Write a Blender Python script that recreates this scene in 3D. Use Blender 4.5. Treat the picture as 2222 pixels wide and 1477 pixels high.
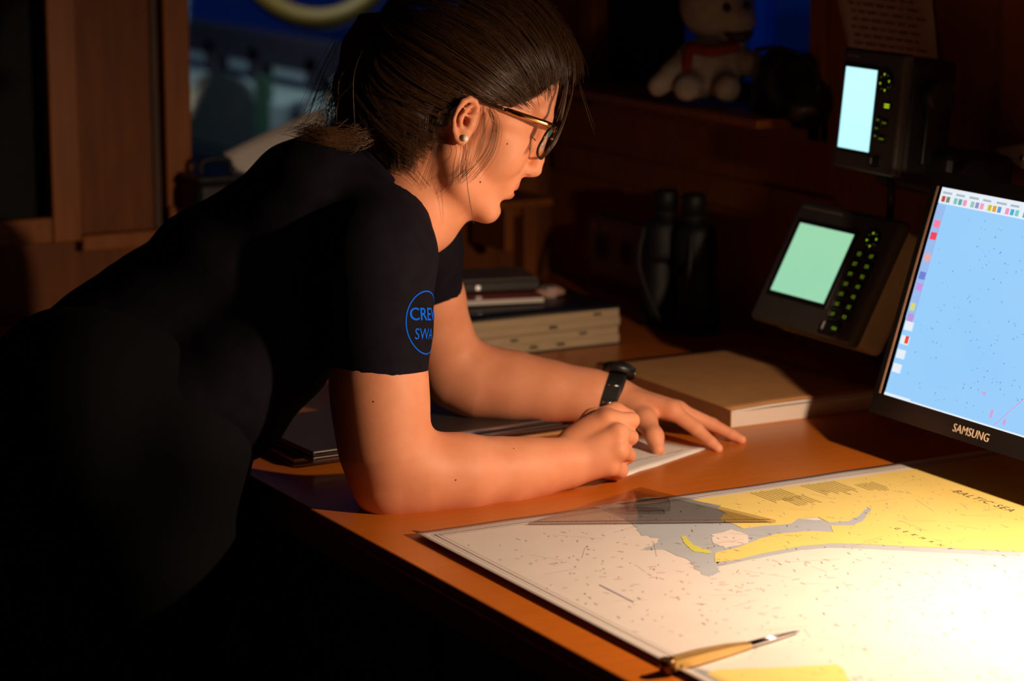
import bpy, bmesh, math, random
import numpy as np
from mathutils import Vector, Matrix
from mathutils.bvhtree import BVHTree
for o in list(bpy.data.objects): bpy.data.objects.remove(o, do_unlink=True)
scn = bpy.context.scene
COL = scn.collection
R = math.radians
rng = random.Random(7)
# ------------------------------------------------------------------ camera
# world: X = across the chart table (towards the instrument wall), Y = along it, Z up
F, CX, CY = 5600.0, 1111.0, 738.5
TH = math.atan(1108 / F); AZ = R(61.1); ZT = 0.80; H = 0.9043
CAM = np.array([0, 0, ZT + H])
FW = np.array([math.cos(AZ)*math.cos(TH), math.sin(AZ)*math.cos(TH), -math.sin(TH)])
RT = np.array([math.sin(AZ), -math.cos(AZ), 0.0]); DN = np.cross(FW, RT)
def ray(x, y): return FW + RT*(x-CX)/F + DN*(y-CY)/F
def P(x, y, d): return CAM + ray(x, y)*d                  # point at depth d
def on(x, y, ax, c): r = ray(x, y); return CAM + r*((c-CAM[ax])/r[ax])
def onZ(x, y, z=ZT): return on(x, y, 2, z)
def onU(x, y, u): return on(x, y, 0, u)
def onV(x, y, v): return on(x, y, 1, v)
def K(x, y, d): return np.array([(x-CX)/F*d, d, -(y-CY)/F*d])   # right, forward, up axes of the viewpoint
KM = np.stack([RT, FW, -DN], 1)                                  # columns
def K2W(p): return CAM + np.asarray(p) @ KM.T
def W2K(p): return (np.asarray(p) - CAM) @ KM
cd = bpy.data.cameras.new('camera'); cam = bpy.data.objects.new('camera', cd); COL.objects.link(cam)
cd.sensor_width = 36; cd.lens = 36*F/2222; cd.clip_start = .05
m = Matrix.Identity(4)
for i in range(3):
    m[i][0] = RT[i]; m[i][1] = -DN[i]; m[i][2] = -FW[i]; m[i][3] = CAM[i]
cam.matrix_world = m
cd.dof.use_dof = True; cd.dof.focus_distance = 3.42; cd.dof.aperture_fstop = 3.6
scn.camera = cam
# ------------------------------------------------------------------ world, light, exposure
w = bpy.data.worlds.new('dusk_sky'); scn.world = w; w.use_nodes = True
bg = w.node_tree.nodes['Background']; bg.inputs[0].default_value = (.02, .13, 1, 1); bg.inputs[1].default_value = .045
scn.view_settings.view_transform = 'Standard'; scn.view_settings.look = 'None'
scn.view_settings.gamma = 1; scn.view_settings.exposure = 0; scn.view_settings.use_curve_mapping = False
LAMP = Vector((2.05, 2.16, 1.31))
LAMP_AIM = LAMP + Vector((-.40, .415, -.815)); LAMP_W = 50
def spot(name, loc, aim, watts, col, ang, blend, size):
    l = bpy.data.lights.new(name, 'SPOT'); l.energy = watts; l.color = col
    l.spot_size = R(ang); l.spot_blend = blend; l.shadow_soft_size = size
    o = bpy.data.objects.new(name, l); COL.objects.link(o); o.location = loc
    o.rotation_euler = (Vector(aim)-Vector(loc)).to_track_quat('-Z', 'Y').to_euler(); return o
spot('chart_lamp_light', LAMP, LAMP_AIM, LAMP_W, (1, .70, .48), 152, .52, .018)
spot('deck_light', (2.75, 7.2, 2.7), (3.5, 8.3, .9), 150, (.85, 1, .95), 110, .6, .1)
spot('added_post_light', (3.05, 4.95, 2.4), (3.6, 5.35, 1.45), 9, (.05, .35, 1), 60, .6, .05)  # added unseen blue spot, only there to brighten the post outside

# ------------------------------------------------------------------ materials
MATS = {}
def mat(name, col, rough=.5, metal=0, var=0, scale=30, emit=0, spec=.5, bump=0, bscale=200, stretch=None, sss=0, coat=0, aniso=0, col2=None):
    if name in MATS: return MATS[name]
    M = bpy.data.materials.new(name); M.use_nodes = True; nt = M.node_tree; N = nt.nodes; L = nt.links
    b = N['Principled BSDF']; c = (*col, 1)
    b.inputs['Base Color'].default_value = c; b.inputs['Roughness'].default_value = rough
    b.inputs['Metallic'].default_value = metal; b.inputs['Specular IOR Level'].default_value = spec
    if coat: b.inputs['Coat Weight'].default_value = coat; b.inputs['Coat Roughness'].default_value = .12
    if aniso: b.inputs['Anisotropic'].default_value = aniso
    if sss:
        b.inputs['Subsurface Weight'].default_value = sss; b.inputs['Subsurface Radius'].default_value = (1, .35, .2); b.inputs['Subsurface Scale'].default_value = .006
    if emit: b.inputs['Emission Color'].default_value = c; b.inputs['Emission Strength'].default_value = emit; b.inputs['Base Color'].default_value = (.01, .01, .01, 1)
    if var or bump:
        tc = N.new('ShaderNodeTexCoord'); mp = N.new('ShaderNodeMapping'); L.new(tc.outputs['Object'], mp.inputs[0])
        if stretch: mp.inputs['Scale'].default_value = stretch
    if var:
        nz = N.new('ShaderNodeTexNoise'); nz.inputs['Scale'].default_value = scale; nz.inputs['Detail'].default_value = 5
        rp = N.new('ShaderNodeValToRGB'); rp.color_ramp.elements[0].position = .3; rp.color_ramp.elements[1].position = .7
        d = col2 or tuple(v*(1-var) for v in col); rp.color_ramp.elements[0].color = (*d, 1); rp.color_ramp.elements[1].color = c
        L.new(mp.outputs[0], nz.inputs['Vector']); L.new(nz.outputs['Fac'], rp.inputs[0])
        L.new(rp.outputs[0], b.inputs['Emission Color' if emit else 'Base Color'])
    if bump:
        n2 = N.new('ShaderNodeTexNoise'); n2.inputs['Scale'].default_value = bscale; n2.inputs['Detail'].default_value = 3
        bp = N.new('ShaderNodeBump'); bp.inputs['Strength'].default_value = bump; bp.inputs['Distance'].default_value = .002
        L.new(mp.outputs[0], n2.inputs['Vector']); L.new(n2.outputs['Fac'], bp.inputs['Height']); L.new(bp.outputs[0], b.inputs['Normal'])
    MATS[name] = M; return M
def clear(name, tint, glossy=.1, rough=.02):
    M = bpy.data.materials.new(name); M.use_nodes = True; nt = M.node_tree; N = nt.nodes; L = nt.links
    N.remove(N['Principled BSDF']); out = N['Material Output']
    t = N.new('ShaderNodeBsdfTransparent'); t.inputs[0].default_value = (*tint, 1)
    g = N.new('ShaderNodeBsdfGlossy'); g.inputs['Roughness'].default_value = rough
    lw = N.new('ShaderNodeLayerWeight'); lw.inputs['Blend'].default_value = .5
    pw = N.new('ShaderNodeMath'); pw.operation = 'POWER'; pw.inputs[1].default_value = 4; L.new(lw.outputs['Facing'], pw.inputs[0])
    fr = N.new('ShaderNodeMath'); fr.operation = 'MULTIPLY_ADD'; fr.inputs[1].default_value = glossy*3; fr.inputs[2].default_value = .03; L.new(pw.outputs[0], fr.inputs[0])
    mx = N.new('ShaderNodeMixShader'); L.new(fr.outputs[0], mx.inputs[0]); L.new(t.outputs[0], mx.inputs[1]); L.new(g.outputs[0], mx.inputs[2])
    L.new(mx.outputs[0], out.inputs[0]); return M
def lin(r, g, b): return tuple(((v/255+.055)/1.055)**2.4 if v > 10 else v/255/12.92 for v in (r, g, b))
wood_top = mat('varnished_table_wood', (.55, .142, .011), .34, var=.12, scale=9, stretch=(1, 9, 1), spec=.5, coat=.1)
wood_wall = mat('varnished_wall_wood', (.21, .062, .011), .55, var=.35, scale=6, stretch=(8, 8, 1), spec=.2)
wood_trim = mat('varnished_trim_wood', (.32, .095, .014), .5, var=.3, scale=6, stretch=(9, 9, 1), spec=.25)
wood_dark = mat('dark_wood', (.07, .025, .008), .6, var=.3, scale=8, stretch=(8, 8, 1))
black_p = mat('black_plastic', (.012, .012, .013), .38, var=.3, scale=60, bump=.05, bscale=600)
grey_p = mat('charcoal_plastic', (.055, .050, .044), .45, var=.2, scale=50)
black_r = mat('black_rubber', (.008, .008, .009), .55, bump=.2, bscale=400)
navy = mat('navy_jersey', (.010, .008, .014), .9, var=.35, scale=40, bump=.3, bscale=1500, spec=.1)
trous = mat('dark_trousers', (.003, .003, .004), .9, bump=.3, bscale=900, spec=.15)
skin = mat('skin', (.76, .325, .178), .52, var=.10, scale=28, bump=.06, bscale=420, sss=.06, spec=.28, col2=(.69, .27, .135))
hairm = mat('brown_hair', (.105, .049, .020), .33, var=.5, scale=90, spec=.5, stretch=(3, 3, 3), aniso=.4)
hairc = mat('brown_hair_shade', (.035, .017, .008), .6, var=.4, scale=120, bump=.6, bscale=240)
paper = mat('white_paper', (.80, .76, .70), .75, var=.05, scale=12)
chartp = mat('chart_paper', (.72, .655, .60), .7, var=.06, scale=14, bump=.05, bscale=60)
cream = mat('page_edges', (.62, .48, .29), .8, var=.35, scale=18, stretch=(1, 1, 40), bump=.3, bscale=60)
kraft = mat('kraft_cover', (.55, .27, .095), .7, var=.12, scale=25, bump=.15, bscale=250)
brass = mat('brass', (.86, .56, .20), .32, .75, var=.15, scale=40)
steel = mat('steel', (.75, .75, .75), .16, 1)
gold = mat('gold_tone_metal', (.85, .50, .20), .18, 1)

# ------------------------------------------------------------------ object helpers
def link(name, me, m=None, parent=None):
    o = bpy.data.objects.new(name, me); COL.objects.link(o)
    if m is not None and me is not None:
        for k in (m if isinstance(m, (list, tuple)) else [m]): me.materials.append(k)
    if parent is not None: o.parent = parent
    return o
def tag(o, label=None, cat=None, group=None, kind=None):
    if label: o['label'] = label
    if cat: o['category'] = cat
    if group: o['group'] = group
    if kind: o['kind'] = kind
    return o
def thing(name, label, cat, loc=(0, 0, 0), mtx=None, group=None, rz=0):
    o = bpy.data.objects.new(name, None); COL.objects.link(o); o.empty_display_size = .05
    if mtx is not None: o.matrix_world = mtx
    else: o.location = Vector(tuple(float(v) for v in loc)); o.rotation_euler[2] = rz
    bpy.context.view_layer.update()
    return tag(o, label, cat, group)
def mesh(name, V, Fc, smooth=False):
    me = bpy.data.meshes.new(name); me.from_pydata([tuple(float(c) for c in v) for v in V], [], [tuple(int(i) for i in f) for f in Fc]); me.update()
    if smooth: me.polygons.foreach_set('use_smooth', [True]*len(me.polygons))
    return me
def from_bm(name, bm, smooth=False):
    me = bpy.data.meshes.new(name); bmesh.ops.recalc_face_normals(bm, faces=bm.faces[:]); bm.to_mesh(me); bm.free()
    if smooth: me.polygons.foreach_set('use_smooth', [True]*len(me.polygons))
    return me
def bm_box(bm, x0, x1, y0, y1, z0, z1, bev=0, seg=2):
    r = bmesh.ops.create_cube(bm, size=1)
    for v in r['verts']: v.co = Vector(((x0+x1)/2+v.co.x*(x1-x0), (y0+y1)/2+v.co.y*(y1-y0), (z0+z1)/2+v.co.z*(z1-z0)))
    if bev: bmesh.ops.bevel(bm, geom=list({e for v in r['verts'] for e in v.link_edges}), offset=bev, segments=seg, affect='EDGES', profile=.5)
def box(name, x0, x1, y0, y1, z0, z1, m, parent=None, bev=0, seg=2):
    bm = bmesh.new(); bm_box(bm, x0, x1, y0, y1, z0, z1, bev, seg); return link(name, from_bm(name, bm), m, parent)
def bm_cyl(bm, a, b, r0, r1=None, n=20, cap=True):
    a = Vector(a); b = Vector(b); r1 = r0 if r1 is None else r1; ax = b-a; q = ax.to_track_quat('Z', 'Y').to_matrix().to_4x4()
    bmesh.ops.create_cone(bm, cap_ends=cap, segments=n, radius1=r0, radius2=r1, depth=ax.length, matrix=Matrix.Translation((a+b)/2) @ q)
def cyl(name, a, b, r0, m, parent=None, r1=None, n=24):
    bm = bmesh.new(); bm_cyl(bm, a, b, r0, r1, n); me = from_bm(name, bm)
    for p in me.polygons: p.use_smooth = len(p.vertices) == 4
    return link(name, me, m, parent)
def prism_me(name, pts, z0, z1, bev=0):
    bm = bmesh.new(); vs = [bm.verts.new((float(p[0]), float(p[1]), z0)) for p in pts]; f = bm.faces.new(vs)
    r = bmesh.ops.extrude_face_region(bm, geom=[f])
    for v in r['geom']:
        if isinstance(v, bmesh.types.BMVert): v.co.z = z1
    if bev: bmesh.ops.bevel(bm, geom=[e for e in bm.edges], offset=bev, segments=2, affect='EDGES')
    return from_bm(name, bm)
def prism(name, pts, z0, z1, m, parent=None, bev=0): return link(name, prism_me(name, pts, z0, z1, bev), m, parent)
def tube_me(name, pts, rad, n=8, closed=False):
    pts = [Vector(tuple(float(c) for c in p)) for p in pts]; N = len(pts)
    rad = rad if hasattr(rad, '__len__') else [rad]*N; V = []; Fc = []; up = None
    for i, p in enumerate(pts):
        a = pts[(i-1) % N] if (closed or i > 0) else p; b = pts[(i+1) % N] if (closed or i < N-1) else p
        t = (b-a).normalized()
        if up is None: up = t.orthogonal().normalized()
        up = (up - t*up.dot(t)).normalized(); s = t.cross(up)
        for k in range(n):
            an = 2*math.pi*k/n; V.append(p+(up*math.cos(an)+s*math.sin(an))*rad[i])
    for i in range(N if closed else N-1):
        j = (i+1) % N
        for k in range(n): Fc.append((i*n+k, i*n+(k+1) % n, j*n+(k+1) % n, j*n+k))
    if not closed: Fc.append(tuple(range(n))[::-1]); Fc.append(tuple((N-1)*n+k for k in range(n)))
    return mesh(name, V, Fc, True)
def tube(name, pts, rad, m, parent=None, n=8, closed=False): return link(name, tube_me(name, pts, rad, n, closed), m, parent)
def spline(pts, n):
    pts = np.array(pts, float); N = len(pts); out = []
    t = np.linspace(0, N-1, n)
    for s in t:
        i = min(int(s), N-2); f = s-i; p0 = pts[max(i-1, 0)]; p1 = pts[i]; p2 = pts[i+1]; p3 = pts[min(i+2, N-1)]
        out.append(.5*((2*p1)+(-p0+p2)*f+(2*p0-5*p1+4*p2-p3)*f*f+(-p0+3*p1-3*p2+p3)*f**3))
    return np.array(out)
def ball(name, c, r, m, parent=None, seg=20, scale=(1, 1, 1)):
    bm = bmesh.new(); bmesh.ops.create_uvsphere(bm, u_segments=seg, v_segments=seg//2, radius=r)
    for v in bm.verts: v.co = Vector((v.co.x*scale[0]+float(c[0]), v.co.y*scale[1]+float(c[1]), v.co.z*scale[2]+float(c[2])))
    return link(name, from_bm(name, bm, True), m, parent)
def text_me(body, size, align='LEFT', ext=0, spacing=1):
    c = bpy.data.curves.new('lettering', 'FONT'); c.body = body; c.size = size; c.align_x = align; c.extrude = ext; c.space_character = spacing; c.resolution_u = 3
    o = bpy.data.objects.new('lettering', c); COL.objects.link(o); bpy.context.view_layer.update()
    me = bpy.data.meshes.new_from_object(o.evaluated_get(bpy.context.evaluated_depsgraph_get())); bpy.data.objects.remove(o, do_unlink=True)
    me.materials.clear(); return me
def quads(name, Q, m, parent=None):
    V = []; Fc = []
    for q in Q: Fc.append((len(V), len(V)+1, len(V)+2, len(V)+3)); V += q
    return link(name, mesh(name, V, Fc), m, parent)
def frame_mtx(o, x, y, z):
    M = Matrix.Identity(4)
    for i in range(3): M[i][0] = x[i]; M[i][1] = y[i]; M[i][2] = z[i]; M[i][3] = float(o[i])
    return M
def wall_panel(name, axis, c, t, a0, a1, z0, z1, holes, m):
    """wall slab at coordinate c (thickness t outwards) with rectangular holes (a0,a1,z0,z1)"""
    bm = bmesh.new(); A = sorted({a0, a1, *[h[0] for h in holes], *[h[1] for h in holes]}); B = sorted({z0, z1, *[h[2] for h in holes], *[h[3] for h in holes]})
    for i in range(len(A)-1):
        for j in range(len(B)-1):
            ca, cb = (A[i]+A[i+1])/2, (B[j]+B[j+1])/2
            if any(h[0] < ca < h[1] and h[2] < cb < h[3] for h in holes): continue
            if axis == 'u': bm_box(bm, c, c+t, A[i], A[i+1], B[j], B[j+1])
            else: bm_box(bm, A[i], A[i+1], c, c+t, B[j], B[j+1])
    return tag(link(name, from_bm(name, bm), m), kind='structure')

# ------------------------------------------------------------------ the setting
UR, VB = 2.64, 4.62
tag(box('floor', -1.0, 2.9, -.8, 4.8, -.06, 0, wood_dark), kind='structure')
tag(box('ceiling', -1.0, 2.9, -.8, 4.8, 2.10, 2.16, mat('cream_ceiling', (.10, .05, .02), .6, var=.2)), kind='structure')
tag(box('wall_left', -1.06, -1.0, -.8, 4.8, 0, 2.1, wood_dark), kind='structure')
tag(box('wall_front', -1.0, 2.9, -.86, -.8, 0, 2.1, wood_dark), kind='structure')
W1 = (3.68, 4.42, 1.215, 1.90)                 # window in the instrument wall
W2 = (1.835, 2.50, 1.000, 1.90)                # window behind the woman
W3 = (.75, 1.560, .985, 1.90)                  # blacked-out window at the far left
wr = wall_panel('wall_right', 'u', UR, .10, -.8, 4.72, 0, 2.1, [W1], mat('lightened_wall_wood', (.36, .105, .014), .55, var=.3, scale=6, stretch=(8, 8, 1), spec=.2))  # wall wood made lighter on this wall, standing in for lamp spill and bounce
wb = wall_panel('wall_back', 'v', VB, .10, -1.0, UR, 0, 2.1, [W2, W3], wood_wall)
# panels, rails and posts of the back wall
trim_n = [0]
def trim(x0, x1, y0, y1, z0, z1, m=wood_trim, bev=.003):
    trim_n[0] += 1; return tag(box('trim_%d' % trim_n[0], x0, x1, y0, y1, z0, z1, m, None, bev), kind='structure')
trim(1.556, 1.612, VB-.028, VB, .945, 2.08)            # right stile of the black window
trim(.70, 1.612, VB-.022, VB, .945, .993)              # its bottom rail
trim(1.784, 1.836, VB-.030, VB, .955, 2.08)            # post left of the big window
trim(1.612, 2.56, VB-.030, VB, .925, .955); trim(1.784, 2.56, VB-.040, VB, .955, 1.000)            # sill rail
trim(2.50, 2.545, VB-.030, VB, 1.0, 2.08)
trim(2.555, 2.585, VB-.045, VB, ZT, 2.08, wood_trim)   # corner post
trim(1.767, 1.781, VB-.006, VB, .945, 2.08, wood_dark, .001)  # dark groove
# instrument wall: window frame, rail, panel stile
trim(UR-.018, UR, 3.645, 3.685, 1.17, 2.08)
trim(UR-.018, UR, 3.645, 4.46, 1.165, 1.215)
trim(UR-.018, UR, 4.42, 4.47, 1.165, 2.08)
trim(UR-.012, UR, 3.62, 4.58, 1.02, 1.075)
trim(UR-.014, UR, 3.00, 3.175, .95, 2.08)
glass = clear('window_glass', (.75, .82, .85), .12)
def window(name, axis, c, a0, a1, z0, z1, fm, pane_m):
    bm = bmesh.new(); t = .03
    for r in ((a0, a1, z0, z0+t), (a0, a1, z1-t, z1), (a0, a0+t, z0+t, z1-t), (a1-t, a1, z0+t, z1-t)):
        if axis == 'u': bm_box(bm, c+.045, c+.08, r[0], r[1], r[2], r[3])
        else: bm_box(bm, r[0], r[1], c+.045, c+.08, r[2], r[3])
    o = tag(link(name, from_bm(name, bm), fm), kind='structure')
    if axis == 'u': box('pane', c+.058, c+.064, a0+t, a1-t, z0+t, z1-t, pane_m, o)
    else: box('pane', a0+t, a1-t, c+.058, c+.064, z0+t, z1-t, pane_m, o)
    return o
window('window_1', 'u', UR, *W1, wood_dark, glass)
window('window_2', 'v', VB, *W2, wood_dark, glass)
w3 = window('window_3', 'v', VB, *W3, wood_dark, glass)
box('blind', W3[0], W3[1], VB+.032, VB+.043, W3[2], W3[3], mat('black_blind', (.004, .004, .004), .9, var=.3), w3)
# outdoors: pier, neighbouring white boat, rails, yellow buoy
tag(box('ground', -6, 20, 4.9, 24, -.4, -.3, mat('dark_water', (.004, .008, .02), .15, bump=.4, bscale=6)), kind='structure')
boat = thing('moored_boat', 'pale boat cabin with dark arched opening seen through the window', 'boat', (3.55, 8.6, 0))
offw = mat('boat_paint', (.42, .46, .46), .6, var=.2, scale=6)
ptl = onU(430, 178, 3.55); pbl = onU(430, 312, 3.55)
ptl = Vector(ptl); zt = ptl.z; zb = pbl[2]
box('cabin_side', 0, .6, -2.4, 1.6, zb-.0, zt, offw, boat, .02)
box('hull', -.05, .8, -2.6, 1.8, -.3, zb, mat('hull_dark', (.012, .014, .02), .5, var=.3), boat, .02)
c0 = onU(487, 315, 3.55); arch = []
for k in range(17):
    a = math.pi*k/16; arch.append((c0[1]-8.6+.42*math.cos(a), zb+.01+.27*math.sin(a)))
bm = bmesh.new(); vs = [bm.verts.new((-.004, a, b)) for a, b in arch]; f = bm.faces.new(vs); r = bmesh.ops.extrude_face_region(bm, geom=[f])
for v in r['geom']:
    if isinstance(v, bmesh.types.BMVert): v.co.x = .02
link('arched_opening', from_bm('arched_opening', bm), mat('arch_dark', (.05, .055, .055), .8, var=.3), boat)
g0 = onU(572, 260, 3.55); box('green_stripe', -.006, .01, g0[1]-8.66, g0[1]-8.54, zb+.03, zb+.30, mat('green_paint', (.06, .12, .07), .6, var=.2), boat)
rail = thing('deck_rail', 'dark deck railing with posts above the pale boat', 'railing', (3.75, 8.6, 0))
dk = mat('rail_dark', (.03, .02, .035), .6, var=.3)
r1 = onU(560, 100, 3.75)
box('top_bar', -.03, .03, -2.4, 2.0, r1[2]-.06, r1[2]+.06, dk, rail, .01)
for i, x in enumerate((470, 565, 690)):
    p = onU(x, 140, 3.75); box('post', -.03, .03, p[1]-8.6-.05, p[1]-8.6+.05, zt+.01, r1[2], dk, rail, .006)
bc = P(690, -125, 8.2)
buoy = []
for k in range(48):
    a = 2*math.pi*k/48; buoy.append(bc + RT*math.cos(a)*.245 - DN*math.sin(a)*.245)
lb = tag(tube('lifebuoy', [b-bc for b in buoy], .034, mat('yellow_foam', (.22, .10, .003), .6, var=.1), None, 14, True), 'yellow ring lifebuoy hanging outside the back window', 'lifebuoy'); lb.location = bc
cyl('hanging_line', (0, 0, .27), (0, 0, .9), .006, dk, lb)
mast = onU(1655, 40, 3.6)
tag(box('dock_post', mast[0]-.02, mast[0]+.02, mast[1]-.03, mast[1]+.03, -.3, 2.6, mat('blue_post', (.06, .30, .9), .5, var=.1), None, .005), 'slim pale blue post outside the window behind the plush bear', 'post')

# ------------------------------------------------------------------ chart table
tb = thing('chart_table', 'varnished orange wooden chart table carrying the sea chart', 'table', (1.40, 3.0, 0))
box('table_top', 0, UR-1.405, -2.0, VB-3.05, ZT-.018, ZT, wood_top, tb, .003)
box('front_edge', -.008, .022, -2.0, VB-3.05, ZT-.05, ZT-.012, wood_trim, tb, .004)
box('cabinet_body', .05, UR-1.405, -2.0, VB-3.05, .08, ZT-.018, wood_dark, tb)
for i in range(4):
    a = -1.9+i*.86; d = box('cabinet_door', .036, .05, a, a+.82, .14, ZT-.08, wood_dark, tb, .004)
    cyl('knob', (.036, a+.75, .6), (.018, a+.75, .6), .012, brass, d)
box('plinth', .09, UR-1.405, -2.0, VB-3.05, 0, .08, wood_dark, tb)

# ------------------------------------------------------------------ sea chart
CZ = ZT+.003
cu0, cu1, cv0, cv1 = 1.460, 2.46, 1.86, 2.916
ch = thing('sea_chart', 'large paper sea chart with yellow land and blue shallows spread on the table', 'chart', (cu0, cv0, ZT))
nu, nv = 60, 60; V = []; Fc = []
for i in range(nu+1):
    for j in range(nv+1):
        u = (cu1-cu0)*i/nu; v = (cv1-cv0)*j/nv
        z = CZ-ZT-.0006 + .0045*math.exp(-u/.006) + .0007*math.exp(-(cv1-cv0-v)/.02)*(.5+.5*math.sin(u*21)+.25*math.sin(u*57))
        V.append((u, v+.0025*math.sin(u*9)*(j == nv), z))
for i in range(nu):
    for j in range(nv):
        a = i*(nv+1)+j; Fc.append((a, a+nv+1, a+nv+2, a+1))
sh = link('paper_sheet', mesh('paper_sheet', V, Fc, True), chartp, ch)
md = sh.modifiers.new('s', 'SOLIDIFY'); md.thickness = .0004; md.offset = -1
yel = mat('land_print', (.80, .62, .18), .7, var=.05, scale=20); blu = mat('shallow_water_print', (.42, .46, .50), .7, var=.08, scale=20)
grn = mat('foreshore_print', (.62, .62, .10), .7, var=.05); ink = mat('dark_ink', (.10, .075, .07), .8, var=.2); mag = mat('magenta_ink', (.55, .18, .25), .8, var=.2)
pale = mat('deep_water_print', (.72, .655, .60), .7, var=.05)
def cpt(x, y): q = onZ(x, y, CZ); return (q[0]-cu0, q[1]-cv0)
def wig(pts, amp=.002, n=6, closed=True, seed=1):
    r = random.Random(seed); out = []; N = len(pts)
    for i in range(N):
        a = pts[i]; b = pts[(i+1) % N]
        for k in range(n): t = k/n; out.append((a[0]+(b[0]-a[0])*t+r.uniform(-amp, amp), a[1]+(b[1]-a[1])*t+r.uniform(-amp, amp)))
    return out
def printed(name, pix, m, z, amp=.0015, seed=1, n=6):
    pts = [cpt(*p) if isinstance(p, tuple) else (p[0]-cu0, p[1]-cv0) for p in pix]
    if amp: pts = wig(pts, amp, n, seed=seed)
    return prism(name, pts, z-.0002, z, m, ch)
z0 = CZ-ZT
printed('shallow_water', [(1290, 1098), (1400, 1078), (1500, 1078), (1600, 1100), (1720, 1125), (1812, 1130), (1900, 1095), (1900, 1110), (1860, 1145), (1812, 1160), (1690, 1165), (1600, 1198), (1556, 1222), (1560, 1240), (1540, 1250), (1522, 1244), (1490, 1212), (1440, 1192), (1392, 1192), (1425, 1178), (1432, 1167), (1392, 1160), (1380, 1142), (1350, 1122)], blu, z0-.0003, .0022, 3)
printed('coastal_shallow', [(1552, 1218), (1650, 1200), (1740, 1182), (1800, 1177), (1900, 1180), (2050, 1186), (2215, 1194), (2215, 1206), (2050, 1198), (1900, 1190), (1800, 1187), (1740, 1192), (1650, 1209), (1560, 1228)], blu, z0-.0003, .0008, 4)
land = [(1500, 1085), (1985, 1017), [2.43, 2.885], [2.43, 2.40], (2221, 1197), (2140, 1193), (2050, 1188), (1950, 1184), (1850, 1179), (1800, 1179), (1740, 1184), (1650, 1201), (1590, 1215), (1552, 1219), (1552, 1199), (1600, 1188), (1650, 1168), (1690, 1157), (1760, 1152), (1808, 1154), (1803, 1140), (1850, 1140), (1872, 1130), (1890, 1105), (1880, 1100), (1866, 1117), (1840, 1130), (1800, 1133), (1775, 1121), (1730, 1125), (1715, 1136), (1660, 1140), (1610, 1146), (1590, 1136), (1560, 1128), (1575, 1112), (1555, 1104), (1565, 1096)]
printed('land', land, yel, z0+.0001, .0008, 5, 4)
printed('deep_pool', [(1545, 1160), (1590, 1148), (1625, 1160), (1622, 1178), (1575, 1188), (1548, 1178)], pale, z0+.0001, .002, 8)
printed('foreshore', [(1478, 1164), (1486, 1162), (1505, 1182), (1542, 1195), (1540, 1200), (1505, 1196), (1486, 1180)], grn, z0+.0001, .0008, 9)
printed('land', [(1530, 1462), (1560, 1452), (1720, 1446), (1815, 1441), (1832, 1452), (1850, 1500), (1980, 1560), (1960, 1680), (1850, 1625), (1700, 1550)], yel, z0+.0001, .0008, 11)
printed('shallow_water', [(1465, 1452), (1520, 1450), (1570, 1462), (1590, 1490), (1560, 1500)], blu, z0-.0001, .0012, 12)
# printed border lines, soundings, notes
Q = []
def dash(u, v, l, t, ang=-math.pi/2, z=z0+.0003):
    c, s = math.cos(ang), math.sin(ang)
    Q.append([(u+c*a-s*b, v+s*a+c*b, z) for a, b in ((0, 0), (l, 0), (l, t), (0, t))])
D = cv1-cv0
for off, t in ((.018, .0006), (.024, .0012), (.030, .0005)):
    dash(.02, D-off, .96, t, 0); dash(off, .02, D-.04, t, math.pi/2)
quads('border_lines', Q, ink, ch); Q = []
for k in range(900):
    u = rng.uniform(.03, .92); v = rng.uniform(.12, D-.04)
    dash(u, v, rng.choice((.003, .004, .006, .009)), rng.uniform(.0006, .0014), -math.pi/2+rng.uniform(-.5, .5))
for k in range(70):
    dash(rng.uniform(.05, .8), rng.uniform(.2, D-.06), rng.uniform(.02, .07), .0004, rng.uniform(-2.2, .3))
tag(quads('soundings', Q, mat('grey_ink', (.46, .38, .33), .8, var=.3), ch), kind='stuff'); Q = []
for k in range(90):
    u = rng.gauss(.24, .1); v = rng.gauss(D-.36, .09)
    if .03 < u < .8 and .1 < v < D-.05: dash(u, v, rng.uniform(.004, .012), .0008, rng.uniform(-2, 0))
tag(quads('magenta_marks', Q, mag, ch), kind='stuff'); Q = []
for bx, by, rows, ln in ((1625, 1068, 9, .07), (1735, 1052, 10, .075), (1690, 1080, 7, .05), (1850, 1050, 6, .05)):
    a = cpt(bx, by)
    for r_ in range(rows): dash(a[0]+.0065*r_*.9, a[1]-.004+rng.uniform(-.002, .002), ln*rng.uniform(.7, 1), .0022, -math.pi/2)
tag(quads('note_lines', Q, mat('ochre_ink', (.42, .30, .08), .8, var=.2), ch), kind='stuff')
for k, (sx, sy, ex, ey) in enumerate(((1300, 1268, 1375, 1306),)):
    a = cpt(sx, sy); b = cpt(ex, ey); ln = math.dist(a, b); Q = []; dash(a[0], a[1], ln, .0018, math.atan2(b[1]-a[1], b[0]-a[0])); quads('pencil_line', Q, mat('violet_ink', (.40, .33, .50), .8, var=.1), ch)
def chart_text(body, x, y, size, m, spacing=1):
    a = cpt(x, y); me = text_me(body, size, 'LEFT', 0, spacing); o = link('lettering', me, m, ch)
    o.location = (a[0], a[1], z0+.0004); o.rotation_euler[2] = -math.pi/2
chart_text('BALTIC SEA', 2064, 1066, .020, ink, 1.25)
chart_text('GERMANY', 1938, 1146, .011, ink, 3.0)

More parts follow.
